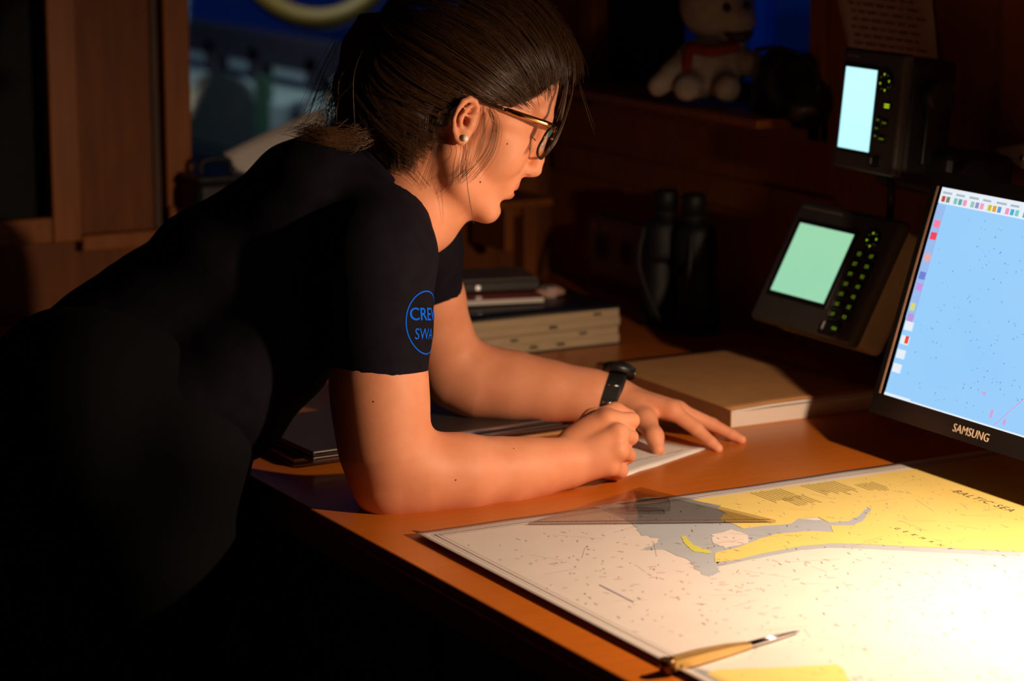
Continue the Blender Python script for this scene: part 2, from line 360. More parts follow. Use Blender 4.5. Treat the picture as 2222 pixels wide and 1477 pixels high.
# ------------------------------------------------------------------ things lying on the table
A, B, Cc = onZ(1146, 1138, CZ+.001), onZ(1684, 1133, CZ+.001), onZ(1390, 1061, CZ+.001)
ss = thing('set_square', 'clear plastic set square with small handle lying on the chart edge', 'set square', (A[0], A[1], CZ+.0006))
acr = clear('clear_acrylic', (.85, .82, .80), .12, .04)
tri = [(p[0]-A[0], p[1]-A[1]) for p in (A, B, Cc)]
prism('plate', tri, 0, .0036, acr, ss, .0004)
ab = Vector((tri[1][0], tri[1][1])); L_ab = ab.length; e1 = ab.normalized(); e2 = Vector((-e1.y, e1.x))
hm = onZ(1405, 1112, CZ); hc = Vector((hm[0]-A[0], hm[1]-A[1]))
bm = bmesh.new()
cor = [hc+e1*a+e2*b for a, b in ((-.030, -.012), (.030, -.012), (.030, .012), (-.030, .012))]
kn = prism('handle', [(c.x, c.y) for c in cor], .0036, .017, acr, ss, .0015)
Q = []
for k in range(60):
    p = e1*(L_ab*(.04+.92*k/60))+e2*.0015; l = .008 if k % 5 == 0 else .0045
    Q.append([(p.x, p.y, .0039), (p.x+e1.x*.0006, p.y+e1.y*.0006, .0039), (p.x+e1.x*.0006+e2.x*l, p.y+e1.y*.0006+e2.y*l, .0039), (p.x+e2.x*l, p.y+e2.y*l, .0039)])
p0 = e1*.008+e2*.0006; p1 = e1*(L_ab-.008)+e2*.0006
Q.append([(p0.x, p0.y, .0039), (p1.x, p1.y, .0039), (p1.x+e2.x*.0028, p1.y+e2.y*.0028, .0039), (p0.x+e2.x*.0028, p0.y+e2.y*.0028, .0039)])
tag(quads('scale_marks', Q, mat('maroon_ink', (.16, .06, .05), .7, var=.2), ss), kind='stuff')
# brass dividers
a = onZ(1452, 1440, CZ+.009); b = onZ(1735, 1366, CZ+.004)
dv = thing('dividers', 'brass chart dividers with steel points lying across the chart corner', 'dividers', (a[0], a[1], CZ), rz=math.atan2(b[1]-a[1], b[0]-a[0]))
Ld = math.hypot(b[0]-a[0], b[1]-a[1])
for s in (-1, 1):
    V = []; Fc = []
    prof = [(0, .0075, .0110), (.25, .0072, .0100), (.45, .0056, .0078), (.60, .0036, .0050)]
    for t, wdt, hgt in prof:
        x = t*Ld; zc = .0012+hgt*.62; yc = s*(.0012+wdt*.5)+s*.001*t
        for q in ((-1, -1), (1, -1), (1, 1), (-1, 1)): V.append((x, yc+q[0]*wdt*.5, zc+q[1]*hgt*.6))
    for i in range(3):
        for k in range(4): Fc.append((i*4+k, i*4+(k+1) % 4, i*4+4+(k+1) % 4, i*4+4+k))
    Fc += [(3, 2, 1, 0), (12, 13, 14, 15)]
    lg = link('brass_leg', mesh('brass_leg', V, Fc), brass, dv); bv = lg.modifiers.new('b', 'BEVEL'); bv.width = .0012; bv.segments = 2
    tube('steel_point', [(Ld*.585, s*.0030, .0045), (Ld*.8, s*.0030, .0038), (Ld*.97, s*.0012, .0028), (Ld, s*.0006, .0024)], [.0024, .0022, .0012, .0004], steel, dv)
cyl('hinge_head', (-.003, 0, .0005), (-.003, 0, .0155), .0088, mat('dark_bronze', (.20, .09, .03), .35, .8, var=.2), dv)
cyl('rivet', (.010, -.0088, .006), (.010, -.0072, .006), .0022, mat('dark_bronze', (.2, .09, .03)), dv)
# notepad
nb = onZ(1530, 976, ZT); e = np.array([-.92, -.394]); f_ = np.array([-.394, .92])
np_t = thing('notepad', 'white notepad sheets on the table under the woman\'s hands', 'notepad', (nb[0], nb[1], ZT))
for k in range(3):
    V = []; Fc = []; n = 10
    for i in range(n+1):
        for j in range(n+1):
            q = e*(.21*i/n)+f_*(.145*j/n); zz = .0006+.0007*k+.0005*math.sin(i*.9+k)*(j < 2)
            V.append((q[0]+.0006*math.sin(i*2.3+k), q[1]+.0006*math.cos(i*1.7+k), zz))
    for i in range(n):
        for j in range(n): g = i*(n+1)+j; Fc.append((g, g+n+1, g+n+2, g+1))
    s = link('sheet', mesh('sheet', V, Fc, True), paper, np_t); md = s.modifiers.new('s', 'SOLIDIFY'); md.thickness = .0006; md.offset = 1
Q = []
for k in range(5):
    q = e*(.05+.02*k)+f_*(.02+.004*k); Q.append([(q[0], q[1], .0031), (q[0]+.02, q[1]+.008, .0031), (q[0]+.02, q[1]+.009, .0031), (q[0], q[1]+.001, .0031)])
quads('handwriting', Q, ink, np_t)
# brown folder + closed laptop
fo = thing('brown_folder', 'flat brown folder under the closed laptop', 'folder', (1.475, 3.325, ZT))
box('board', 0, .46, 0, .26, 0, .003, kraft, fo); box('board', 0, .46, 0, .26, .009, .012, kraft, fo)
box('papers', .004, .45, .006, .25, .003, .009, mat('brown_pages', (.22, .12, .06), .8, var=.3, stretch=(1, 1, 60)), fo)
lp = thing('laptop', 'closed dark laptop with silver edges under the woman\'s left forearm', 'laptop', (1.490, 3.290, ZT+.012), rz=R(2.6))
box('base', 0, .45, 0, .24, 0, .0085, mat('laptop_dark', (.05, .035, .032), .4, var=.15), lp, .002)
box('lid', 0, .45, 0, .24, .0095, .017, mat('laptop_dark', (.05, .035, .032)), lp, .002)
for zz in (.0055, .0135): tube('silver_edge', [(.004, -.0006, zz), (.446, -.0006, zz)], .0016, steel, lp, 8)
cyl('hinge', (.05, .238, .009), (.35, .238, .009), .005, black_p, lp)

# kraft-covered book
kb = thing('paperback_book', 'thick brown paper covered book lying beside the woman\'s left hand', 'book', (2.165, 3.226, ZT))
bw, bd, bh = .285, .405, .030
box('back_cover', 0, bw, 0, bd, 0, .0012, kraft, kb)
box('spine', 0, .0015, 0, bd, .0012, bh-.0012, kraft, kb)
V = []; Fc = []; n = 16
for i in range(n+1):
    x = bw*i/n
    for j in range(n+1):
        y = bd*j/n; lift = .004*math.sin(math.pi*min(1, x/.12)*.5)*math.exp(-y/.05)
        V.append((x, y, bh-.0012+lift*.9*(x > 0)))
for i in range(n):
    for j in range(n): g = i*(n+1)+j; Fc.append((g, g+n+1, g+n+2, g+1))
c = link('front_cover', mesh('front_cover', V, Fc, True), kraft, kb); md = c.modifiers.new('s', 'SOLIDIFY'); md.thickness = .0013; md.offset = 1
wpages = mat('white_page_edges', (.78, .68, .58), .8, var=.12, scale=30, stretch=(1, 1, 60), bump=.2, bscale=90)
box('page_block', .0016, bw-.006, .0025, bd-.006, .0013, bh-.006, wpages, kb)
for k, (cz, am) in enumerate(((.0240, .004), (.0262, .0028))):
    V = []; Fc = []
    for i in range(n+1):
        x = .002+(bw-.01)*i/n
        for j in range(5):
            y = .0015+(bd-.01)*j/4; V.append((x, y, cz+am*math.sin(math.pi*min(1, x/.10)*.5)*math.exp(-y/.1)))
    for i in range(n):
        for j in range(4): g = i*5+j; Fc.append((g, g+5, g+6, g+1))
    s = link('loose_page', mesh('loose_page', V, Fc, True), paper, kb); md = s.modifiers.new('s', 'SOLIDIFY'); md.thickness = .0008; md.offset = -1

# thick almanac and what lies on it
su0, su1, sv0, sv1 = 1.98, 2.368, 3.885, 4.17; sh_ = .064
al = thing('almanac', 'very thick cream paged almanac with dark blue cover behind the woman\'s arm', 'book', (su0, sv0, ZT))
w_ = su1-su0; dp = sv1-sv0
for k in range(4):
    o_ = (.0, -.004, .002, -.002)[k]; box('page_section', .004, w_+o_-.003, o_*.6, dp, .002+k*.0158, .0172+k*.0158, cream, al, .0012)
V = []; Fc = []; n = 14
for i in range(n+1):
    x = w_*i/n
    for j in range(7):
        y = -.004+(dp+.006)*j/6; V.append((x, y, sh_+.001+.005*math.sin(math.pi*x/w_)*math.exp(-y/.1)+.002*(i == n)))
for i in range(n):
    for j in range(6): g = i*7+j; Fc.append((g, g+7, g+8, g+1))
nv_ = mat('navy_cover', (.010, .012, .028), .4, var=.3, scale=12)
c = link('cover', mesh('cover', V, Fc, True), nv_, al); md = c.modifiers.new('s', 'SOLIDIFY'); md.thickness = .0022; md.offset = 1
box('back_cover', 0, w_, -.004, dp+.004, 0, .002, nv_, al)
for i, (x, k) in enumerate(((.24, 2), (.33, 3), (.255, 0), (.16, 1), (.30, 1), (.20, 0))):
    box('index_mark', x, x+.014, -.0052, .001, .009+k*.0158, .0125+k*.0158, mat('index_ink', (.09, .06, .035), .8, var=.2), al)
top = ZT+sh_+.0085
def tablet_like(name, label, cat, u, v, rz, wx, wy, hz, m, z, bev=.003):
    t = thing(name, label, cat, (u, v, z), rz=rz); return t
t = thing('magazine', 'red and white magazine on top of the thick almanac', 'magazine', (2.02, 4.02, top), rz=R(-14))
box('pages', 0, .24, 0, .17, 0, .009, paper, t, .001); box('cover', 0, .242, -.001, .171, .009, .0102, mat('red_cover', (.42, .05, .02), .45, var=.3, scale=10), t)
box('white_band', 0, .10, -.0012, .05, .0102, .0106, paper, t)
t = thing('black_case', 'flat black case with grey lid on top of the magazine', 'case', (2.05, 4.075, top+.0108), rz=R(-14))
box('case_body', 0, .235, 0, .13, 0, .020, black_p, t, .004); box('case_lid', .004, .231, .004, .126, .020, .024, mat('grey_lid', (.16, .12, .10), .5, var=.2), t, .002)
cyl('clasp', (.117, -.002, .010), (.117, .002, .010), .004, steel, t)
t = thing('eraser', 'small pinkish rounded lump on the almanac beside the magazine', 'eraser', (2.30, 4.03, top-.006), rz=R(-8))
bm = bmesh.new(); bmesh.ops.create_uvsphere(bm, u_segments=24, v_segments=12, radius=1)
for v in bm.verts: v.co = Vector((v.co.x*.034*(1+.12*math.sin(v.co.y*2)), v.co.y*.02, .0105+v.co.z*.0105+.0015*math.sin(v.co.x*5)))
link('body', from_bm('body', bm, True), mat('pink_rubber', (.62, .36, .28), .6, var=.15, scale=60), t)
box('sleeve', -.012, .012, -.0195, .0195, .0005, .0212, mat('pale_sleeve', (.6, .42, .36), .6, var=.1), t, .006)

# ------------------------------------------------------------------ wall things
sp = thing('socket_plate', 'dim grey double socket plate on the wall behind the almanac', 'socket', (UR, 4.26, .87))
pl = mat('grey_socket', (.42, .34, .29), .5, var=.15)
def pu(n, y0, y1, z0, z1, d0, d1, m, par, bev=.002): return box(n, -d1, -d0, y0, y1, z0, z1, m, par, bev)
ps = onU(1287, 462, UR); pe = onU(1404, 492, UR); pb = onU(1290, 590, UR)
yl, yr, zt_, zb_ = ps[1]-4.26, pe[1]-4.26, ps[2]-.87, pb[2]-.87
pu('plate', yr, yl, zb_, zt_, 0, .010, pl, sp)
for k in range(2):
    yc = yl-(yl-yr)*(.27+.46*k); zc = (zt_+zb_)/2
    w_o = link('socket_well', None if False else tube_me('socket_well', [(-.0112, yc+.027*math.cos(a), zc+.027*math.sin(a)) for a in [2*math.pi*i/24 for i in range(24)]], .0025, 6, True), pl, sp)
    cyl('socket_face', (-.0105, yc, zc), (-.006, yc, zc), .026, mat('dark_socket', (.05, .04, .035), .5, var=.1), sp)
    for q in (-1, 1): cyl('pin_hole', (-.0108, yc+q*.0095, zc), (-.0100, yc+q*.0095, zc), .0025, black_p, w_o)
for k in range(2):
    yc = yl-.022-.048*k; cyl('screw', (-.0115, yc, zt_-.022), (-.0095, yc, zt_-.022), .006, mat('bright_screw', (.9, .62, .4), .25, .9, var=.1), sp)

bn = thing('binoculars', 'black binoculars standing upright on the table against the wall', 'binoculars', (2.535, 3.955, ZT), rz=R(12))
bl = mat('binocular_rubber', (.007, .008, .009), .6, var=.2, bump=.25, bscale=350)
for s in (1, -1):
    def lathe(name, prof, cx, cy, m, par, n=28):
        V = []; Fc = []
        for r_, z_ in prof:
            for k in range(n): V.append((cx+r_*math.cos(2*math.pi*k/n), cy+r_*math.sin(2*math.pi*k/n), z_))
        for i in range(len(prof)-1):
            for k in range(n): Fc.append((i*n+k, i*n+(k+1) % n, (i+1)*n+(k+1) % n, (i+1)*n+k))
        Fc.append(tuple(range(n))[::-1]); Fc.append(tuple((len(prof)-1)*n+k for k in range(n)))
        me = mesh(name, V, Fc, True); return link(name, me, m, par)
    yo = s*.052; ey = s*.036
    lathe('barrel', [(.036, 0), (.039, .002), (.039, .03), (.037, .034), (.034, .08), (.028, .125), (.027, .13)], 0, yo, bl, bn)
    lathe('prism_housing', [(.026, .12), (.037, .128), (.038, .14), (.037, .185), (.032, .197), (.02, .20)], 0, (yo+ey)/2, bl, bn)
    e_ = lathe('eyepiece', [(.016, .195), (.020, .20), (.020, .222), (.0225, .224), (.0225, .250), (.019, .255), (.012, .255)], 0, ey, black_r, bn)
    tube('focus_ring', [(.0208*math.cos(2*math.pi*k/24), ey+.0208*math.sin(2*math.pi*k/24), .212) for k in range(24)], .0015, grey_p, e_, 6, True)
cyl('bridge', (0, 0, .10), (0, 0, .20), .010, black_p, bn); box('bridge_arm', -.008, .008, -.035, .035, .165, .185, black_p, bn, .003)
tube('neck_strap', spline([(-.03, .06, .19), (-.055, .05, .12), (-.06, .0, .04), (-.058, -.04, .01), (-.052, -.075, .10), (-.03, -.06, .19)], 30), .004, mat('grey_strap', (.02, .017, .017), .6, var=.2), bn, 8)

# lower display and upper display
lcd_g = mat('green_lcd', lin(158, 218, 172), .3, emit=1.0, var=.06, scale=8, col2=lin(150, 214, 178)); lcd_c = mat('cyan_lcd', lin(190, 245, 250), .3, emit=1.25, var=.05, scale=8, col2=lin(175, 238, 250))
key = mat('lit_key', lin(120, 150, 20), .4, emit=.55, var=.5, scale=400, col2=lin(40, 60, 5)); keyb = mat('lit_key_bright', lin(180, 220, 30), .4, emit=.9, var=.2, scale=300)
def quad_frame(tl, bl_, br, u, tilt_u):
    b0 = np.array(onU(*bl_, u)); t0 = np.array(onV(*tl, b0[1])); r0 = np.array(onU(*br, u)); upv = t0-b0; hgt = np.linalg.norm(upv); upv /= hgt
    xv = np.array([0, -1.0, 0]); wd = abs(r0[1]-b0[1]); nv2 = np.cross(xv, upv); return b0, xv, upv, nv2, wd, hgt
# --- lower
b0, xv, upv, nn, wd, hg = quad_frame((1741, 485), (1676, 630), (1790, 658), 2.36, 0)
pd = thing('plotter_display', 'charcoal plotter with pale green lit screen and two columns of keys', 'display', mtx=frame_mtx(b0, xv, upv, nn))
x0, x1, y0, y1 = -.030, wd+.098, -.052, hg+.040
box('housing', x0+.006, x1-.006, y0+.006, y1-.006, -.075, -.016, mat('beige_side', (.42, .33, .20), .5, var=.15), pd, .012, 3)
bm = bmesh.new(); bm_box(bm, x0, x1, y0, y1, -.022, .002, .008, 3); link('front_panel', from_bm('front_panel', bm), grey_p, pd)
box('screen_bezel', -.008, wd+.010, -.008, hg+.008, .002, .0035, black_p, pd, .001)
box('screen', 0, wd, 0, hg, .0035, .0042, lcd_g, pd)
def pad(cx, cy, r_, par):
    p = cyl('cursor_pad', (cx, cy, .002), (cx, cy, .006), r_, black_p, par)
    for k in range(4):
        a = k*math.pi/2+.2; o = cyl('arrow', (cx+r_*.68*math.cos(a), cy+r_*.68*math.sin(a), .006), (cx+r_*.68*math.cos(a), cy+r_*.68*math.sin(a), .0066), .0022, keyb, p, n=3)
    for k in range(4):
        a = k*math.pi/2+.2+math.pi/4; cyl('tick', (cx+r_*.72*math.cos(a), cy+r_*.72*math.sin(a), .006), (cx+r_*.72*math.cos(a), cy+r_*.72*math.sin(a), .0064), .0010, key, p, n=6)
pad(wd+.050, hg-.002, .016, pd)
for r_ in range(7):
    for c_ in range(2):
        cx = wd+.035+c_*.031; cy = hg-.028-r_*.0172
        k = box('key', cx-.012, cx+.012, cy-.0065, cy+.0065, .002, .0042, black_p, pd, .002)
        quads('key_legend', [[(cx-.006+d*.005, cy-.003+rng.uniform(-.001, .001), .0045), (cx-.002+d*.005, cy-.003, .0045), (cx-.002+d*.005, cy+.003, .0045), (cx-.006+d*.005, cy+.0026, .0045)] for d in range(2)], key, k)
k = box('power_key', wd+.024, wd+.066, -.044, -.022, .002, .0055, black_p, pd, .005); quads('key_legend', [[(wd+.048, -.036, .0058), (wd+.060, -.036, .0058), (wd+.060, -.031, .0058), (wd+.048, -.031, .0058)]], key, k)
Q = [[(-.012+i*.0068, hg+.026, .0024), (-.012+i*.0068+.005, hg+.026, .0024), (-.012+i*.0068+.005, hg+.029, .0024), (-.012+i*.0068, hg+.029, .0024)] for i in range(16)]
tag(quads('maker_lettering', Q, mat('grey_ink2', (.22, .2, .18), .6, var=.1), pd), kind='stuff')
box('bracket', wd*.5-.03, wd*.5+.03, -.03, .06, -.22, -.07, black_p, pd, .006)
# --- upper
b0, xv, upv, nn, wd, hg = quad_frame((1841, 144), (1822, 318), (1895, 334), 2.42, 0)
yaw = Matrix.Rotation(R(-4), 3, Vector(upv)); xv2 = np.array(yaw @ Vector(xv)); nn2 = np.array(yaw @ Vector(nn))
ud = thing('radar_display', 'dark radar unit with bright cyan screen above the plotter', 'display', mtx=frame_mtx(b0, xv2, upv, nn2))
x0, x1, y0, y1 = -.016, wd+.070, -.032, hg+.030
box('housing', x0+.004, x1-.002, y0+.004, y1-.004, -.10, -.012, black_p, ud, .012, 3)
bm = bmesh.new(); bm_box(bm, x0, x1, y0, y1, -.018, .002, .006, 3); link('front_panel', from_bm('front_panel', bm), grey_p, ud)
box('screen_bezel', -.006, wd+.006, -.006, hg+.006, .002, .003, black_p, ud, .001)
box('screen', 0, wd, 0, hg, .003, .0038, lcd_c, ud)
pad(wd+.028, hg-.016, .018, ud)
for cx, cy, s in ((wd+.038, hg-.052, 1), (wd+.018, hg-.075, .5), (wd+.036, hg-.078, .8), (wd+.016, hg-.088, .5), (wd+.015, hg-.1, .4), (wd+.033, hg-.103, .9)):
    k = box('key', cx-.011*s, cx+.011*s, cy-.006, cy+.006, .002, .004, black_p, ud, .002)
    quads('key_legend', [[(cx-.007*s, cy-.0026-q, .0043), (cx+.007*s, cy-.0026-q, .0043), (cx+.007*s, cy-q, .0043), (cx-.007*s, cy-q, .0043)] for q in ((-.0036, .0002) if s == 1 else (-.0014,))], keyb if s == 1 else key, k)
k = box('power_key', wd+.012, wd+.034, -.020, -.004, .002, .005, black_p, ud, .004)
Q = [[(-.002+i*.0062, hg+.016, .0024), (-.002+i*.0062+.0048, hg+.016, .0024), (-.002+i*.0062+.0048, hg+.0195, .0024), (-.002+i*.0062, hg+.0195, .0024)] for i in range(6)]
tag(quads('maker_lettering', Q, MATS['grey_ink2'], ud), kind='stuff')
cyl('side_knob', (x1-.004, hg*.78, -.055), (x1+.030, hg*.78, -.055), .022, black_r, ud)
box('bracket_arm', x1-.006, x1+.006, -.01, hg*.82, -.075, -.045, black_p, ud, .003)
box('bracket_foot', x0+.03, x1+.050, -.055, .015, -.19, -.06, black_p, ud, .012)
cyl('foot_knob', (x1+.045, -.015, -.10), (x1+.075, -.015, -.10), .024, black_r, ud)
cb0 = onU(1932, 384, 2.47); cb1 = onU(1930, 470, 2.47)
tag(tube('cable', [cb0, (cb0[0]+.004, cb0[1]+.002, (cb0[2]+cb1[2])/2), (cb1[0], cb1[1], cb1[2]-.03)], .006, black_r), 'black cable hanging from the radar unit down behind the plotter', 'cable')

# monitor
b0, xv, upv, nn, wd, hg = quad_frame((2045, 406), (1918, 855), (2000, 884), 2.235, 0)
wd = .435
mo = thing('monitor', 'black computer monitor showing a pale blue chart screen', 'monitor', mtx=frame_mtx(b0, xv, upv, nn))
bz = .016
box('housing', -bz, wd+bz, -.030, hg+.022, -.050, -.010, black_p, mo, .008, 3)
gloss = mat('gloss_black', (.010, .009, .009), .22, var=.2, scale=20, coat=.3)
bm = bmesh.new()
for r_ in ((-bz, wd+bz, -.030, 0), (-bz, wd+bz, hg, hg+.022), (-bz, 0, 0, hg), (wd, wd+bz, 0, hg)): bm_box(bm, r_[0], r_[1], r_[2], r_[3], -.012, .006)
link('bezel', from_bm('bezel', bm), gloss, mo)
box('bezel_lip', -.0045, 0, 0, hg, .0, .0064, mat('lamplit_lip', (.45, .27, .16), .35, var=.2), mo)  # lamplight caught on the black bezel edge, painted as a warm brown strip
scr = mat('chart_screen', lin(160, 212, 252), .25, emit=1.0, var=.12, scale=2.2, col2=lin(146, 202, 250))
so = box('screen', 0, wd, 0, hg, -.004, -.0008, scr, mo)
def flat(name, L_, m): return quads(name, [[(a, c, zz), (b, c, zz), (b, d, zz), (a, d, zz)] for a, b, c, d, zz in L_], m, so)
ew = mat('ui_white', lin(232, 240, 248), .3, emit=1.0, var=.02); e = lambda n, c: mat('ui_'+n, lin(*c), .3, emit=1.0, var=.05, scale=100)
flat('menu_bar', [(0, wd, hg-.023, hg, .0)], ew)
flat('tool_column', [(0, .020, .115, hg-.025, .0)], e('lilac', (155, 190, 240)))
flat('status_bar', [(0, .06, 0, .004, .0), (.06, wd, 0, .0022, .0)], ew)
txt = []
for i in range(11):
    a = .005+i*.030; txt.append((a, a+rng.uniform(.012, .022), hg-.0085, hg-.0055, .0004))
flat('menu_words', txt, e('grey', (175, 185, 200)))
cols = [(200, 70, 60), (120, 140, 120), (120, 200, 190), (90, 170, 170), (245, 150, 185), (150, 200, 190), (150, 150, 200), (245, 160, 190), (205, 195, 60), (235, 160, 50), (95, 160, 215), (245, 150, 190), (70, 180, 225), (130, 205, 205), (120, 150, 180), (140, 160, 190)]
px_ = .006
for i, c in enumerate(cols):
    s = .0078; flat('tool_icon', [(px_, px_+s, hg-.0205, hg-.0120, .0004)], e('i%d' % i, c)); px_ += .0105 if i % 3 != 1 else .017
for i, (y, c) in enumerate(((.048, (250, 130, 160)), (.066, (245, 70, 90)), (.098, (240, 170, 170)), (.125, (110, 130, 215)), (.142, (200, 150, 225)), (.172, (215, 220, 120)), (.188, (190, 150, 220)))):
    flat('side_icon', [(.004, .018 if i != 5 else .014, hg-y-.011, hg-y, .0004)], e('s%d' % i, c))
for i in range(4): flat('side_button', [(.003, .022, .098-i*.021, .111-i*.021, .0004)], ew)
flat('side_icon', [(.013, .021, .079, .090, .0006)], e('red', (240, 70, 50)))
dots = []
for k in range(230):
    a = rng.uniform(.03, wd-.01); b = rng.uniform(.012, hg-.036); s = rng.uniform(.0008, .0017); dots.append((a, a+s*1.6, b, b+s*1.3, .0003))
tag(flat('soundings', dots, e('dot', (105, 165, 205))), kind='stuff')
V2 = [(.245, .004, .0004), (.2475, .004, .0004), (.405, .17, .0004), (.4025, .17, .0004)]
quads('course_line', [V2], e('pink', (205, 165, 220)), so)
flat('mark', [(.205, .213, .040, .044, .0004), (.232, .238, .012, .024, .0004), (.262, .268, .008, .016, .0004)], e('pink', (205, 165, 220)))
me = text_me('SAMSUNG', .0165, 'CENTER', .0003, 1.05); lt = link('maker_lettering', me, mat('logo_silver', (.75, .62, .48), .4, .3, var=.05), mo); lt.location = (.212, -.0205, .0064)
box('arm', wd*.5-.04, wd*.5+.04, hg*.3, hg*.62, -.20, -.045, black_p, mo, .008)
cyl('tilt_knob', (-.004, -.012, -.10), (-.028, -.020, -.10), .016, mat('grey_knob', (.16, .13, .10), .5, var=.2), mo)
box('knob_arm', -.02, wd*.5, -.02, -.004, -.11, -.09, black_p, mo, .003)

# papers on the wall
def sheet(name, pix, u, label, cat, curl=0, lines=0, seed=0):
    q = [np.array(onU(*p, u)) for p in pix]; o0 = q[3]; t = thing(name, label, cat, o0); V = []; Fc = []; n = 10
    for i in range(n+1):
        for j in range(n+1):
            a, b = i/n, j/n; p = (q[3]*(1-a)+q[2]*a)*(1-b)+(q[0]*(1-a)+q[1]*a)*b; p = p-o0; p[0] -= .004+curl*(1-b)**2*(.4+a); V.append(tuple(p))
    for i in range(n):
        for j in range(n): g = i*(n+1)+j; Fc.append((g, g+n+1, g+n+2, g+1))
    s = link('sheet', mesh(name, V, Fc, True), mat('note_paper', (.80, .66, .54), .8, var=.08), t); md = s.modifiers.new('s', 'SOLIDIFY'); md.thickness = .0005
    r = random.Random(seed); Q = []
    for k in range(lines):
        b = .92-.85*k/lines; a0 = .1+r.uniform(0, .05)
        while a0 < .85:
            a1 = a0+r.uniform(.04, .12); cs = []
            for a, bb in ((a0, b), (a1, b), (a1, b+.016), (a0, b+.016)):
                p = (q[3]*(1-a)+q[2]*a)*(1-bb)+(q[0]*(1-a)+q[1]*a)*bb-o0; p[0] -= .0052+curl*(1-bb)**2*(.4+a)+.0006; cs.append(tuple(p))
            Q.append(cs); a0 = a1+.03
    if Q: tag(quads('writing', Q, mat('faded_ink', (.28, .2, .17), .8, var=.2), t), kind='stuff')
    cyl('pin', (q[0][0]-o0[0]-.010, (q[0][1]+q[1][1])/2-o0[1], q[0][2]-o0[2]-.006), (q[0][0]-o0[0]-.002, (q[0][1]+q[1][1])/2-o0[1], q[0][2]-o0[2]-.006), .004, steel, t)
    return t
sheet('note_sheet', ((1800, -90), (2020, -60), (2052, 222), (1868, 200)), UR, 'large written paper sheet pinned to the wall above the radar unit', 'paper', .004, 14, 1)
sheet('note_slip', ((2158, 322), (2300, 300), (2300, 385), (2222, 362)), UR-.02, 'small paper slip sticking out from the wall above the monitor', 'paper', .01, 2, 2)
